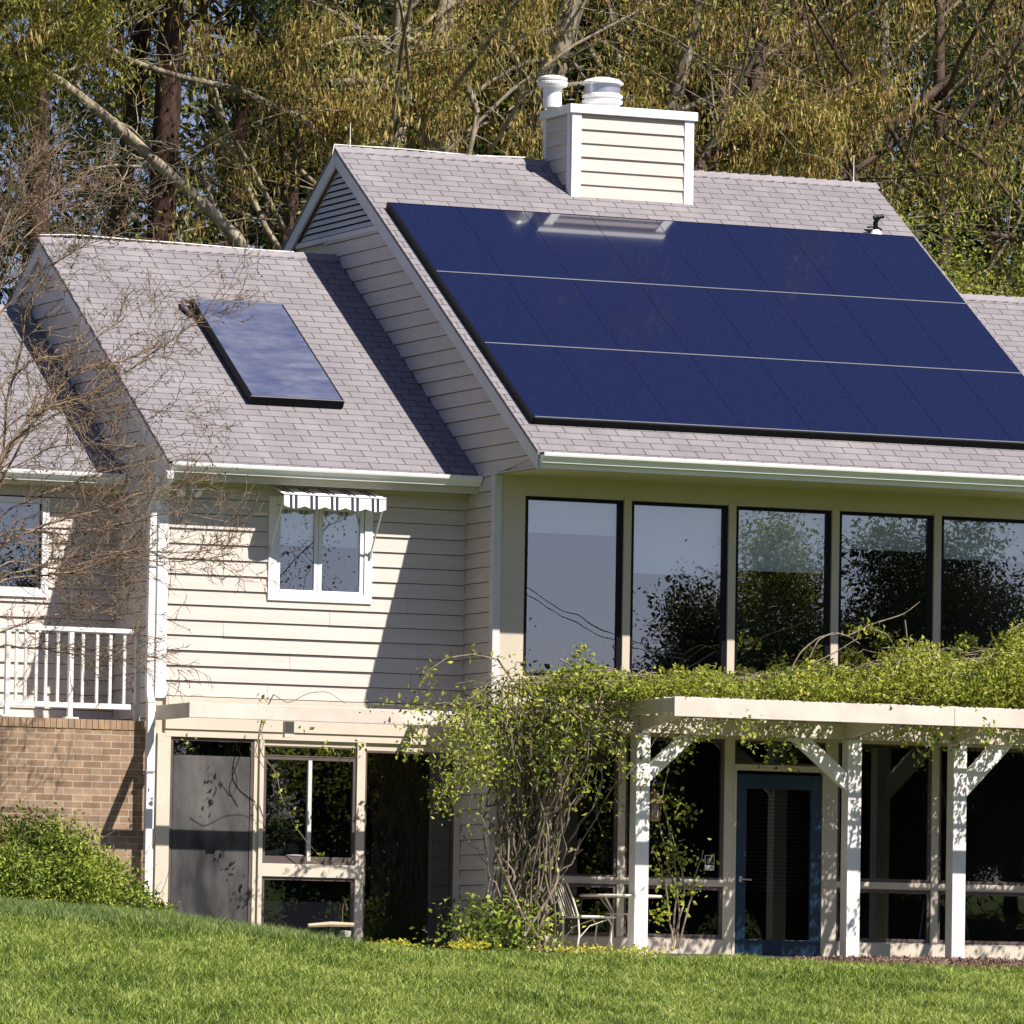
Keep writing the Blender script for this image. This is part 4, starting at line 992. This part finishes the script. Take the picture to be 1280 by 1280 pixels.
for px, Y, H, tr, bk_, sd_, lab, kinds in pines:
    rng = np.random.default_rng(200+sd_)
    limbs = []
    if sd_ == 15: limbs = [poly_limb([(-60, 40), (20, 60), (70, 40), (95, 55)], Y, .05, .02, 1), poly_limb([(-60, 90), (10, 100), (50, 90)], Y-.5, .05, .02, 1), poly_limb([(-60, 10), (40, 10), (80, 15)], Y-.5, .05, .02, 1), poly_limb([(-40, 60), (10, 60), (45, 75), (85, 40)], Y-.9, .05, .02, 1)]
    if sd_ == 12: limbs = [poly_limb([(118, 60), (150, 85), (170, 90)], Y-.6, .05, .02, 1), poly_limb([(118, 60), (80, 85), (60, 95)], Y-.6, .05, .02, 1)]
    leafy_tree('pine_tree', lab, pxbase(px, Y), H, tr, rng, bk_, kinds, limbs, (0, 0), first=(.64 if px > 0 else .72) if px < 280 else .3, kids=(24, 6, 4), spread=.24 if px > 0 else .17, droop=-.05, c0=.018, taper=.45, rr=.26, curve=.12)
# the leaning pale trunk
rng = np.random.default_rng(31)
t = thing('leaning_tree', 'bare tree with a long pale trunk leaning to the left behind the left roof', 'tree', tuple(at(380, 520, 13.2)*[1, 1, 0]))
tb_ = [poly_limb([(430, 560), (340, 400), (306, 308), (262, 262), (205, 212), (150, 160), (80, 105), (20, 68), (-40, 40)], 13.2, .092, .05, 0)]
tp_ = []; PP = dict(seg=(5, 4, 4), curve=.18, up=(0, 0, 0), kids=(5, 4), ang=(.4, 1.1), ratio=.5, taper=.35, rr=.6, rmin=.006, levels=3); PP['from'] = (.2, .2)
for i in range(14, len(tb_[0][0]), 3): grow(tb_[0][0][i], rng.normal(size=3)+[0, 0, .4], rng.uniform(.8, 1.7), .025, 0, rng, tb_, tp_, PP)
tube_obj('trunk', tb_, 'palebark', t, (10, 6, 4, 3))
# deep row closing the view
for i, (px, Y, lab) in enumerate([(330, 30, 'dense dark tree far back behind the left ridge'), (470, 27, 'dense dark tree far back behind the gable peak'), (640, 29, 'dense dark tree far back left of the chimney'),
                             (800, 27, 'dense dark tree far back behind the chimney'), (960, 29, 'dense dark tree far back over the middle of the ridge'), (1110, 27, 'dense dark tree far back over the right end of the ridge'), (1270, 28, 'dense dark tree far back at the right end of the woods')]):
    rng = np.random.default_rng(301+i); p = pxbase(px, Y)
    leafy_tree('dark_tree', lab, p, 15.5, .24, rng, 'trunk', [('crown', 'darkleaf' if i % 2 or i < 2 else 'oakleaf', 'leaf', 15, .36, .19)], (), (0, 0), first=.25, kids=(16, 7, 4), spread=.40, group='dark trees far back')
# light green understorey bush seen right of the solar panels
rng = np.random.default_rng(41); p = pxbase(1235, 12.5)
leafy_tree('flowering_tree', 'small bright yellow green tree just above the right wing roof', p, 8.0, .10, rng, 'greybark', [('crown', 'brightleaf', 'leaf', 14, .17, .06)], (), (0, 0), first=.5, kids=(12, 6, 4), spread=.36, group=None)

# ------------------------------------------------------------------ trees across the lawn that the windows mirror
ORD = ['first', 'second', 'third', 'fourth', 'fifth', 'sixth', 'seventh', 'eighth', 'ninth', 'tenth', 'eleventh', 'twelfth', 'thirteenth', 'fourteenth', 'fifteenth', 'sixteenth', 'seventeenth', 'eighteenth', 'nineteenth', 'twentieth']
KD = ['broad dark tree', 'airy light tree', 'low dark thicket tree', 'sparse nearly bare tree']
for i, (u, v, Y, k) in enumerate([(-60, 480, 42, 3), (90, 640, 44, 0), (250, 560, 41, 3), (330, 480, 40, 3), (470, 860, 47, 2), (560, 880, 50, 2), (650, 890, 49, 2), (740, 880, 50, 2), (868, 690, 46, 0), (915, 780, 50, 2), (968, 640, 47, 1), (1020, 740, 50, 0), (1092, 688, 45, 0), (1160, 745, 50, 0), (1210, 640, 46, 1), (1340, 640, 48, 0), (310, 860, 52, 2), (190, 850, 50, 2), (1110, 850, 53, 2), (1270, 840, 53, 2)]):
    q = at(u, v, Y); rng = np.random.default_rng(500+i); X_, Z_ = q[0], q[2]; g = float(terrain(X_, -Y)); H = Z_-g
    fol = {0: ('crown', 'darkleaf', 'leaf', 46, .30, .09), 1: ('crown', 'oakleaf' if u < 1000 else 'darkleaf', 'leaf', 34, .30, .09), 2: ('crown', 'darkleaf', 'leaf', 22, .24, .12), 3: ('crown', 'darkleaf', 'leaf', 4, .2, .06)}[k]
    leafy_tree('round_tree', '%s across the lawn mirrored in the windows, %s from the left' % (KD[k], ORD[sorted([-60, 90, 250, 330, 470, 560, 650, 740, 868, 915, 968, 1020, 1092, 1160, 1210, 1340, 310, 190, 1110, 1270]).index(u)]), (X_, -Y, g), H*(.80 if k == 2 else .72), .13, rng, 'trunk',
               [fol], (), (0, 0), first=.08 if k == 2 else .2, kids=(13 if k != 3 else 20, 7, 4), spread=(.30 if u < 1000 else .38) if k != 3 else .36, droop=0, group='trees across the lawn')
pw = thing('utility_cable', 'pair of thin black overhead cables across the lawn mirrored upstairs', 'cable', (20, -40, 6))
for (a_, b_) in (((640, 725), (800, 815)), ((640, 735), (800, 822))):
    p = at(a_[0]-80, a_[1]-70, 40); q = at(b_[0]+60, b_[1]+5, 40)
    pts = [(p*(1-s)+q*s)*[1, -1, 1]-np.array([0, 0, .35*4*s*(1-s)]) for s in np.linspace(0, 1, 24)]
    B().tube(pts, .008, 5).out('cable', 'wire', pw)

# ------------------------------------------------------------------ bare shrub-tree in front of the left wing
rng = np.random.default_rng(61)
sh = thing('bare_tree', 'leafless multi-stemmed tree with tan twigs in front of the left wing', 'tree', tuple(at(-150, 1200, -2.2)*[1, 1, 0]+[0, 0, .3]))
limb_px = [
 ([(-150, 1150), (-90, 900), (-40, 700), (0, 575), (30, 530), (62, 508), (100, 500)], -2.0, .030, .012, -.3),
 ([(-40, 700), (10, 560), (45, 520), (75, 485), (110, 462), (165, 450), (210, 430)], -2.2, .022, .006, .4),
 ([(-30, 680), (0, 600), (10, 500), (28, 430), (30, 380), (60, 330)], -1.8, .018, .006, -.2),
 ([(-20, 640), (40, 540), (85, 515), (140, 485), (200, 440), (260, 395), (300, 360)], -1.4, .014, .004, -.3),
 ([(-150, 1150), (-120, 900), (-60, 760), (0, 674), (45, 655), (85, 640), (130, 632), (170, 612), (250, 608)], -1.6, .022, .005, -.2),
 ([(-60, 800), (0, 715), (60, 700), (110, 690), (160, 688), (230, 690), (300, 683)], -1.5, .016, .004, -.4),
 ([(-60, 820), (0, 725), (40, 722), (90, 716), (150, 700), (210, 712), (290, 700)], -1.9, .014, .004, .2),
 ([(-60, 780), (0, 640), (50, 618), (100, 600), (150, 580), (240, 560)], -1.3, .014, .004, 0),
 ([(-60, 700), (0, 480), (40, 452), (90, 440), (150, 400), (210, 350)], -2.1, .014, .004, .3),
 ([(-80, 860), (0, 805), (30, 808), (80, 815), (130, 822), (180, 826)], -1.5, .012, .004, 0),
 ([(-80, 840), (0, 790), (60, 770), (110, 775), (160, 758)], -1.8, .012, .004, .2),
 ([(-60, 560), (0, 300), (40, 250), (80, 225), (120, 215)], -1.8, .014, .004, 0),
 ([(-80, 560), (-10, 380), (30, 300), (70, 270), (130, 250)], -2.3, .014, .004, .2),
 ([(-80, 600), (-20, 420), (0, 330), (20, 240), (55, 190)], -1.5, .012, .004, 0),
 ([(-150, 1150), (-130, 800), (-100, 560), (-60, 350), (-20, 220)], -2.4, .028, .008, 0),
 ([(-60, 700), (0, 545), (50, 500), (110, 520), (180, 512), (250, 520)], -1.2, .012, .003, 0),
 ([(-100, 500), (-20, 320), (30, 262), (90, 232), (150, 240)], -2.0, .014, .004, 0),
 ([(-100, 520), (-30, 360), (10, 270), (40, 205), (70, 170)], -2.2, .014, .004, 0),
 ([(-90, 540), (-20, 410), (40, 345), (95, 310), (150, 290)], -1.9, .014, .004, 0),
 ([(-90, 480), (-30, 300), (0, 240), (20, 200)], -1.7, .014, .004, 0),
 ([(-60, 720), (10, 660), (80, 668), (150, 655), (220, 640), (290, 655)], -1.4, .014, .004, 0),
 ([(-60, 740), (10, 700), (70, 712), (130, 700), (190, 680)], -1.9, .012, .004, 0),
 ([(-60, 640), (0, 590), (60, 560), (110, 552), (170, 556)], -1.7, .012, .003, 0),
]
tb_ = []; tp_ = []
PT = dict(seg=(4, 4, 3), curve=.20, up=(.1, .05, 0), kids=(3, 3), ang=(.3, .95), ratio=.58, taper=.45, rr=.62, rmin=.0040, levels=3); PT['from'] = (.15, .2)
for pxs, Y, r0, r1, dy in limb_px:
    lb = poly_limb(pxs, Y, r0, r1, 0, dy, 6)
    pp = np.array(lb[0]); pp[2:] += np.cumsum(rng.normal(0, .006, (len(pp)-2, 3)), 0); lb = (list(pp), lb[1], 0); tb_.append(lb)
    L = len(pp); s0 = int(L*.30)
    for i in range(s0, L):
        d0 = pp[min(i+1, L-1)]-pp[max(i-1, 0)]; d0 /= np.linalg.norm(d0)
        for _ in range(1 if rng.uniform() < .62 else 2):
            a = rng.normal(size=3)*[1, .7, 1]; nd = d0*1.1+a*.62
            grow(pp[i], nd, rng.uniform(.16, .50), max(lb[1][i]*.42, .003), 0, rng, tb_, tp_, PT)
tube_obj('branches', [(p, r, min(l+1, 3)) for p, r, l in tb_], 'twig', sh, (8, 5, 4, 3))
A = np.array([t_[0] for t_ in tp_]); sel = A[rng.uniform(0, 1, len(A)) < .16]
leaf_obj('seed_pods', sel+rng.normal(0, .006, sel.shape), .022, 'seed', rng, sh, aspect=.8)

# ------------------------------------------------------------------ evergreen bush at the brick wall
rng = np.random.default_rng(71)
bs = thing('green_bush', 'leafy green bush against the brick wall at the lower left', 'bush', (-4.9, .1, .3))
n = 48000; cs = []
for cx_, cy_, cz_, rx, rz in ((-5.9, .1, .80, .65, .62), (-5.15, .15, .80, .50, .52), (-4.72, .1, .78, .45, .50), (-4.30, .1, .55, .42, .40), (-3.95, .12, .38, .33, .26), (-3.68, .05, .26, .22, .20), (-6.6, .1, .9, .6, .7), (-5.4, -.3, .6, .5, .4), (-4.6, -.25, .5, .4, .35)):
    m = int(n*rx*rz/2.2); u = rng.normal(size=(m, 3)); u /= np.linalg.norm(u, axis=1)[:, None]; r = rng.uniform(.3, 1, m)**.45
    lump = 1+.32*np.sin(u[:, 0]*9+cx_*7)*np.cos(u[:, 2]*8+u[:, 1]*7)
    cs.append(np.array([cx_, cy_, cz_])+u*(r*lump)[:, None]*[rx, .42, rz])
leaf_obj('foliage', np.concatenate(cs), .05, 'bushleaf', rng, bs, aspect=.5)
tb_ = []; tp_ = []
for x in np.linspace(-6.5, -3.8, 24): grow((x, .1, .25), (rng.normal(0, .3), -.1, 1), rng.uniform(.4, .8), .01, 1, rng, tb_, tp_, dict(PT, **{'from': (.3, .3)}))
tube_obj('stems', tb_, 'twig', bs)

# ------------------------------------------------------------------ vines
rng = np.random.default_rng(81)
def wander(p, q, n, amp, rng):
    t = np.linspace(0, 1, n)[:, None]; w = np.cumsum(rng.normal(0, amp, (n, 3)), 0); w -= w[0]+(w[-1]-w[0])*t
    return np.array(p)*(1-t)+np.array(q)*t+w
cv = thing('climbing_vine', 'thick tangled woody vine climbing the house corner up to the pergola', 'vine', (.05, -.75, 0))
tb_ = []; anchors = []
for i in range(90):
    x0 = .08+rng.normal(0, .15); y0 = -.7+rng.normal(0, .12); x1 = .20+rng.normal(0, .34); y1 = -.85+rng.normal(0, .35); z1 = rng.uniform(1.9, 2.9)
    pts = wander((x0, y0, rng.uniform(-.05, .5)), (x1, y1, z1), 16, .035, rng); tb_.append((list(pts), np.linspace(rng.uniform(.007, .020), .005, 16), 1)); anchors.append(pts)
for i in range(44):   # the thick crossing trunk pieces
    a_ = -.12+rng.uniform(-.1, .45); pts = wander((a_, -.8+rng.normal(0, .1), rng.uniform(.0, 1.6)), (a_+rng.normal(0, .25), -.8+rng.normal(0, .15), rng.uniform(1.0, 2.6)), 12, .04, rng)
    tb_.append((list(pts), np.full(12, rng.uniform(.006, .015)), 1)); anchors.append(pts)
for i in range(110):   # runners spilling over the top
    x0 = .25+rng.normal(0, .36); pts = wander((x0, -.9+rng.normal(0, .4), 2.52+rng.normal(0, .12)), (x0+rng.normal(0, .5), -.9+rng.normal(0, .5), 2.30+rng.normal(0, .24)), 12, .05, rng)
    tb_.append((list(pts), np.linspace(.008, .003, 12), 2)); anchors.append(pts)
tb_.append(([tuple(at(u, v, -.9)) for u, v in ((640, 850), (622, 824), (590, 818), (560, 822), (535, 838), (522, 862), (515, 880))], np.linspace(.012, .004, 7), 1))
arch = np.array(tb_[-1][0])
for pxs in ([(700, 1010), (690, 1060), (700, 1100), (655, 1170)], [(608, 1035), (630, 1090), (655, 1150)], [(680, 900), (688, 1000), (680, 1090), (690, 1130)]):
    tb_.append(poly_limb(pxs, -1.0, .013, .017, 1))
hang = []
for i in range(46):   # leafy sprays hanging left and right
    u = rng.choice([rng.normal(590, 24), rng.normal(700, 40)]); v = rng.uniform(880, 960)
    p = at(u, v, -1.1+rng.normal(0, .3)); q = p+np.array([rng.normal(-.05, .15), rng.normal(0, .1), -rng.uniform(.2, .75)])
    pts = wander(p, q, 8, .03, rng); tb_.append((list(pts), np.linspace(.005, .002, 8), 2)); hang.append(pts)
tube_obj('stems', tb_, 'vinebark', cv, (8, 6, 5, 4))
def along(lst, k, sig, rng): 
    A = np.concatenate([np.asarray(a) for a in lst]); return np.repeat(A, k, 0)+rng.normal(0, 1, (len(A)*k, 3))*sig
Pm = along([a[:] for a in anchors[:90]], 1, .06, rng); Pm = Pm[rng.uniform(0, 1, len(Pm)) < np.interp(Pm[:, 2], [.2, .9, 1.3, 2.2, 2.8], [.9, .65, .30, .8, 1])]
Pt = along(anchors[134:], 2, .075, rng); Ph = along(hang, 5, .06, rng); Pa = along([arch], 9, .04, rng)
m = 2300; Pu = np.stack([rng.normal(-.22, .27, m), rng.normal(-.75, .25, m), rng.uniform(-.05, .62, m)*rng.uniform(.5, 1, m)], 1)
leaf_obj('foliage', np.concatenate([Pm, Pt, Ph, Pa]), .060, 'vineleaf', rng, cv, aspect=.55)
leaf_obj('foliage', Pu, .06, 'bushleaf', rng, cv, aspect=.55)
# mat of vines on top of the pergola
vm = thing('pergola_vine', 'dense mat of bright yellow green vines lying on top of the right pergola', 'vine', (3.5, -1.1, 2.65))
def matop(x): return np.interp(x, [-.1, .3, 1.0, 2.0, 2.9, 3.2, 3.9, 4.2, 4.8, 5.4, 6.5, 8], [.10, .16, .15, .15, .16, .22, .30, .44, .40, .50, .62, .62])
n = 100000; x = rng.uniform(.1, 8.2, n); y = np.where(rng.uniform(0, 1, n) < .13, rng.uniform(-2.12, -1.3, n), np.clip(rng.normal(-.72, .30, n), -1.45, -.05))
hgt = (.07+matop(x))*(1+.45*np.sin(x*7+y*3)*np.sin(y*6+x*2))+rng.normal(0, .035, n); z = 2.64+np.abs(hgt)*rng.uniform(0, 1, n)**.6
keep = (rng.uniform(0, 1, n) < np.interp(x, [0, 1, 2, 3, 5, 8], [.25, .38, .62, .8, 1, 1]))
leaf_obj('foliage', np.stack([x, y, z], 1)[keep], .058, 'brightleaf', rng, vm, aspect=.55)
tb_ = []
for i in range(300):
    x0 = rng.uniform(.2, 7.8); y0 = rng.uniform(-1.5, -.2); h = 2.72+matop(x0)*rng.uniform(.3, 1.2)
    pts = wander((x0, y0, h), (x0+rng.normal(0, .8), y0+rng.normal(0, .3), 2.66+matop(x0)*rng.uniform(.2, 1.3)), 12, .035, rng); pts[:, 2] = np.maximum(pts[:, 2], 2.66)
    tb_.append((list(pts), np.linspace(rng.uniform(.005, .013), .003, 12), 2))
for pxs, Y in (([(1012, 822), (1022, 800), (1042, 790), (1060, 795), (1075, 805)], -1.6), ([(985, 845), (1000, 815), (1025, 795), (1050, 792)], -1.4), ([(1015, 830), (1045, 815), (1072, 798)], -1.7), ([(1131, 775), (1134, 800), (1136, 815)], -1.5), ([(1085, 785), (1108, 792), (1115, 803)], -1.5), ([(1060, 795), (1090, 780), (1130, 768), (1150, 752)], -1.2), ([(1220, 830), (1245, 815), (1280, 818), (1300, 820)], -1.7), ([(1260, 790), (1275, 780), (1300, 772)], -1.6), ([(700, 824), (720, 835), (745, 840), (770, 836)], -1.3), ([(740, 838), (770, 838), (800, 848)], -1.4), ([(1190, 825), (1240, 822), (1262, 832)], -1.9)):
    tb_.append(poly_limb(pxs, Y, .010, .005, 2))
tube_obj('stems', tb_, 'vinebark', vm, (6, 5, 5, 4))
Pk = along([np.array([at(u, v, -1.5) for u, v in ((1068, 792), (1085, 783), (1100, 790), (1185, 815), (1205, 805), (1260, 795), (1275, 785), (730, 812), (720, 818))])], 34, .05, rng)
leaf_obj('foliage', Pk, .05, 'brightleaf', rng, vm, aspect=.55)
# sprigs hanging below the beams
hg = []; tb_ = []
for u, v, L in ((855, 905, .35), (870, 915, .25), (895, 905, .2), (945, 900, .32), (960, 905, .45), (972, 915, .35), (985, 900, .25), (1150, 900, .25), (1165, 905, .35), (1172, 900, .5), (1200, 905, .25), (1235, 905, .2), (1255, 905, .2), (925, 898, .18), (1010, 905, .2), (1135, 905, .18)):
    p = at(u, v, -1.6+rng.normal(0, .3)); pts = wander(p, p+np.array([rng.normal(0, .12), rng.normal(0, .1), -L]), 7, .02, rng); hg.append(pts); tb_.append((list(pts), np.linspace(.004, .002, 7), 2))
for pts_, tb1 in zip(hg, tb_):
    td = tube_obj('tendril', [tb1], 'vinebark', vm, (5, 5, 4, 4)); leaf_obj('leaves', along([pts_], 5, .05, rng), .062, 'vineleaf', rng, td, aspect=.55)
# small vine beside the left pergola post
v2 = thing('young_vine', 'young vine with several bare stems right of the left pergola post', 'vine', (1.75, -.6, 0))
tb_ = []; hg = []
for pxs in ([(845, 1188), (850, 1130), (835, 1080), (822, 1020), (815, 960)], [(838, 1188), (858, 1120), (848, 1070), (840, 1040)], [(842, 1188), (835, 1130), (828, 1090), (815, 1060)], [(848, 1186), (862, 1130), (870, 1090), (880, 1065)], [(840, 1188), (848, 1100), (838, 1050), (828, 1000), (835, 950), (870, 920)]):
    lb = poly_limb(pxs, -.75, .012, .005, 1, -.1); pp = np.array(lb[0])+rng.normal(0, .006, (len(lb[0]), 3)); tb_.append((list(pp), lb[1], 1)); hg.append(pp[5:])
tube_obj('stems', tb_, 'vinebark', v2, (6, 6, 5, 4)); Pv = along(hg, 4, .075, rng); leaf_obj('foliage', Pv, .062, 'vineleaf', rng, v2, aspect=.6)
Pg = np.concatenate([at(u, v, -.8)+rng.normal(0, .05, (24, 3)) for u, v in ((850, 1025), (845, 1000), (862, 1018), (838, 1060), (850, 1075), (825, 1090), (830, 1140), (866, 1110), (820, 1150))]); leaf_obj('foliage', Pg, .06, 'vineleaf', rng, v2, aspect=.6)
# vine climbing across the left ground floor windows
v3 = thing('climbing_vine', 'thin vine with few leaves winding across the left casement window', 'vine', (-1.8, .4, 2.5))
tb_ = [poly_limb([(342, 868), (328, 895), (322, 925), (328, 945), (345, 965), (352, 1000), (370, 1035), (388, 1058), (400, 1070)], .40, .007, .004, 1, .22), poly_limb([(342, 868), (360, 880), (385, 866), (410, 864), (432, 880)], -.2, .005, .003, 2), poly_limb([(335, 890), (326, 915), (318, 940), (330, 960)], .45, .005, .005, 2), poly_limb([(325, 910), (330, 930), (322, 950), (312, 935)], .45, .004, .004, 2)]
tube_obj('stems', tb_, 'vinebark', v3, (6, 6, 5, 4))
Pv = np.concatenate([at(u, v, .15)+rng.normal(0, .035, (k, 3)) for u, v, k in ((233, 921, 6), (240, 935, 5), (330, 900, 14), (325, 880, 10), (345, 970, 10), (352, 990, 8), (375, 1030, 8), (398, 1068, 10), (410, 938, 14), (425, 945, 14), (450, 935, 12), (380, 910, 6), (505, 940, 8), (520, 920, 12), (528, 910, 10), (440, 945, 10), (365, 1015, 6))]); leaf_obj('foliage', Pv, .055, 'vineleaf', rng, v3, aspect=.55)
# sprays on the left beam near the corner
v4 = thing('climbing_vine', 'leafy vine shoots trailing along the left trellis beam near the corner', 'vine', (-.6, -.3, 2.5))
tb_ = []; hg = []
for pxs in ([(620, 905), (590, 882), (555, 878), (520, 885), (480, 880), (460, 880)], [(615, 920), (580, 915), (550, 925), (545, 940)], [(620, 900), (570, 915), (540, 895), (520, 885)], [(535, 880), (537, 850), (538, 838)], [(610, 940), (585, 960), (560, 985), (548, 1005)], [(600, 960), (575, 990), (560, 1020)], [(510, 900), (512, 930), (510, 945)], [(530, 905), (525, 930), (520, 950)]):
    lb = poly_limb(pxs, -.75, .007, .003, 2); tb_.append(lb); hg.append(np.array(lb[0]))
tube_obj('stems', tb_, 'vinebark', v4, (6, 6, 5, 4)); leaf_obj('foliage', along(hg, 3, .05, rng), .055, 'vineleaf', rng, v4, aspect=.55)
# yellow flower clumps, planter edge, small plants
for (u, v, lab, k) in ((492, 1180, 'clump of small yellow flowers in the grass before the dark window', 200), (585, 1181, 'clump of small yellow flowers left of the vine trunk', 200), (735, 1187, 'row of low yellow flowers in front of the garden chair', 260), (800, 1189, 'low yellow flowers at the foot of the left pergola post', 180)):
    q = at(u, v, -1.75); Pf = q+rng.normal(0, 1, (k, 3))*[.13 if k < 250 else .24, .06, .022]; Pf[:, 2] = np.maximum(Pf[:, 2], terrain(Pf[:, 0], Pf[:, 1]))
    tag(leaf_obj('yellow_flowers', Pf, .034, 'yflower', rng, None, aspect=.9), lab, 'flowers', 'yellow flower clumps along the lawn edge')
wp = thing('garden_edging', 'weathered pale wooden board edging with a bare stick left of the dark window', 'edging', (-2, -.9, .1))
p0, p1 = at(385, 1157, -.9), at(442, 1156, -.9); B().tube([p0, (p0+p1)/2+(0, 0, .01), p1], [.02, .028, .022], 7).out('board', 'woodchunk', wp)
p = at(428, 1155, -.9); B().tube([p, p+(.0, 0, .16), p+(.02, 0, .26), p+(.05, 0, .14)], .005, 5).out('stick', 'twig', wp)
wp2 = at(432, 1165, -1.1); B_ = B().lathe(tuple(wp2-[0, 0, .05]), [(0, 0), (.05, 0), (.06, .06), (0, .065)], 9); tag(B_.out('garden_stone', 'concrete', None), 'small pale stone under the wooden board in the grass', 'stone')
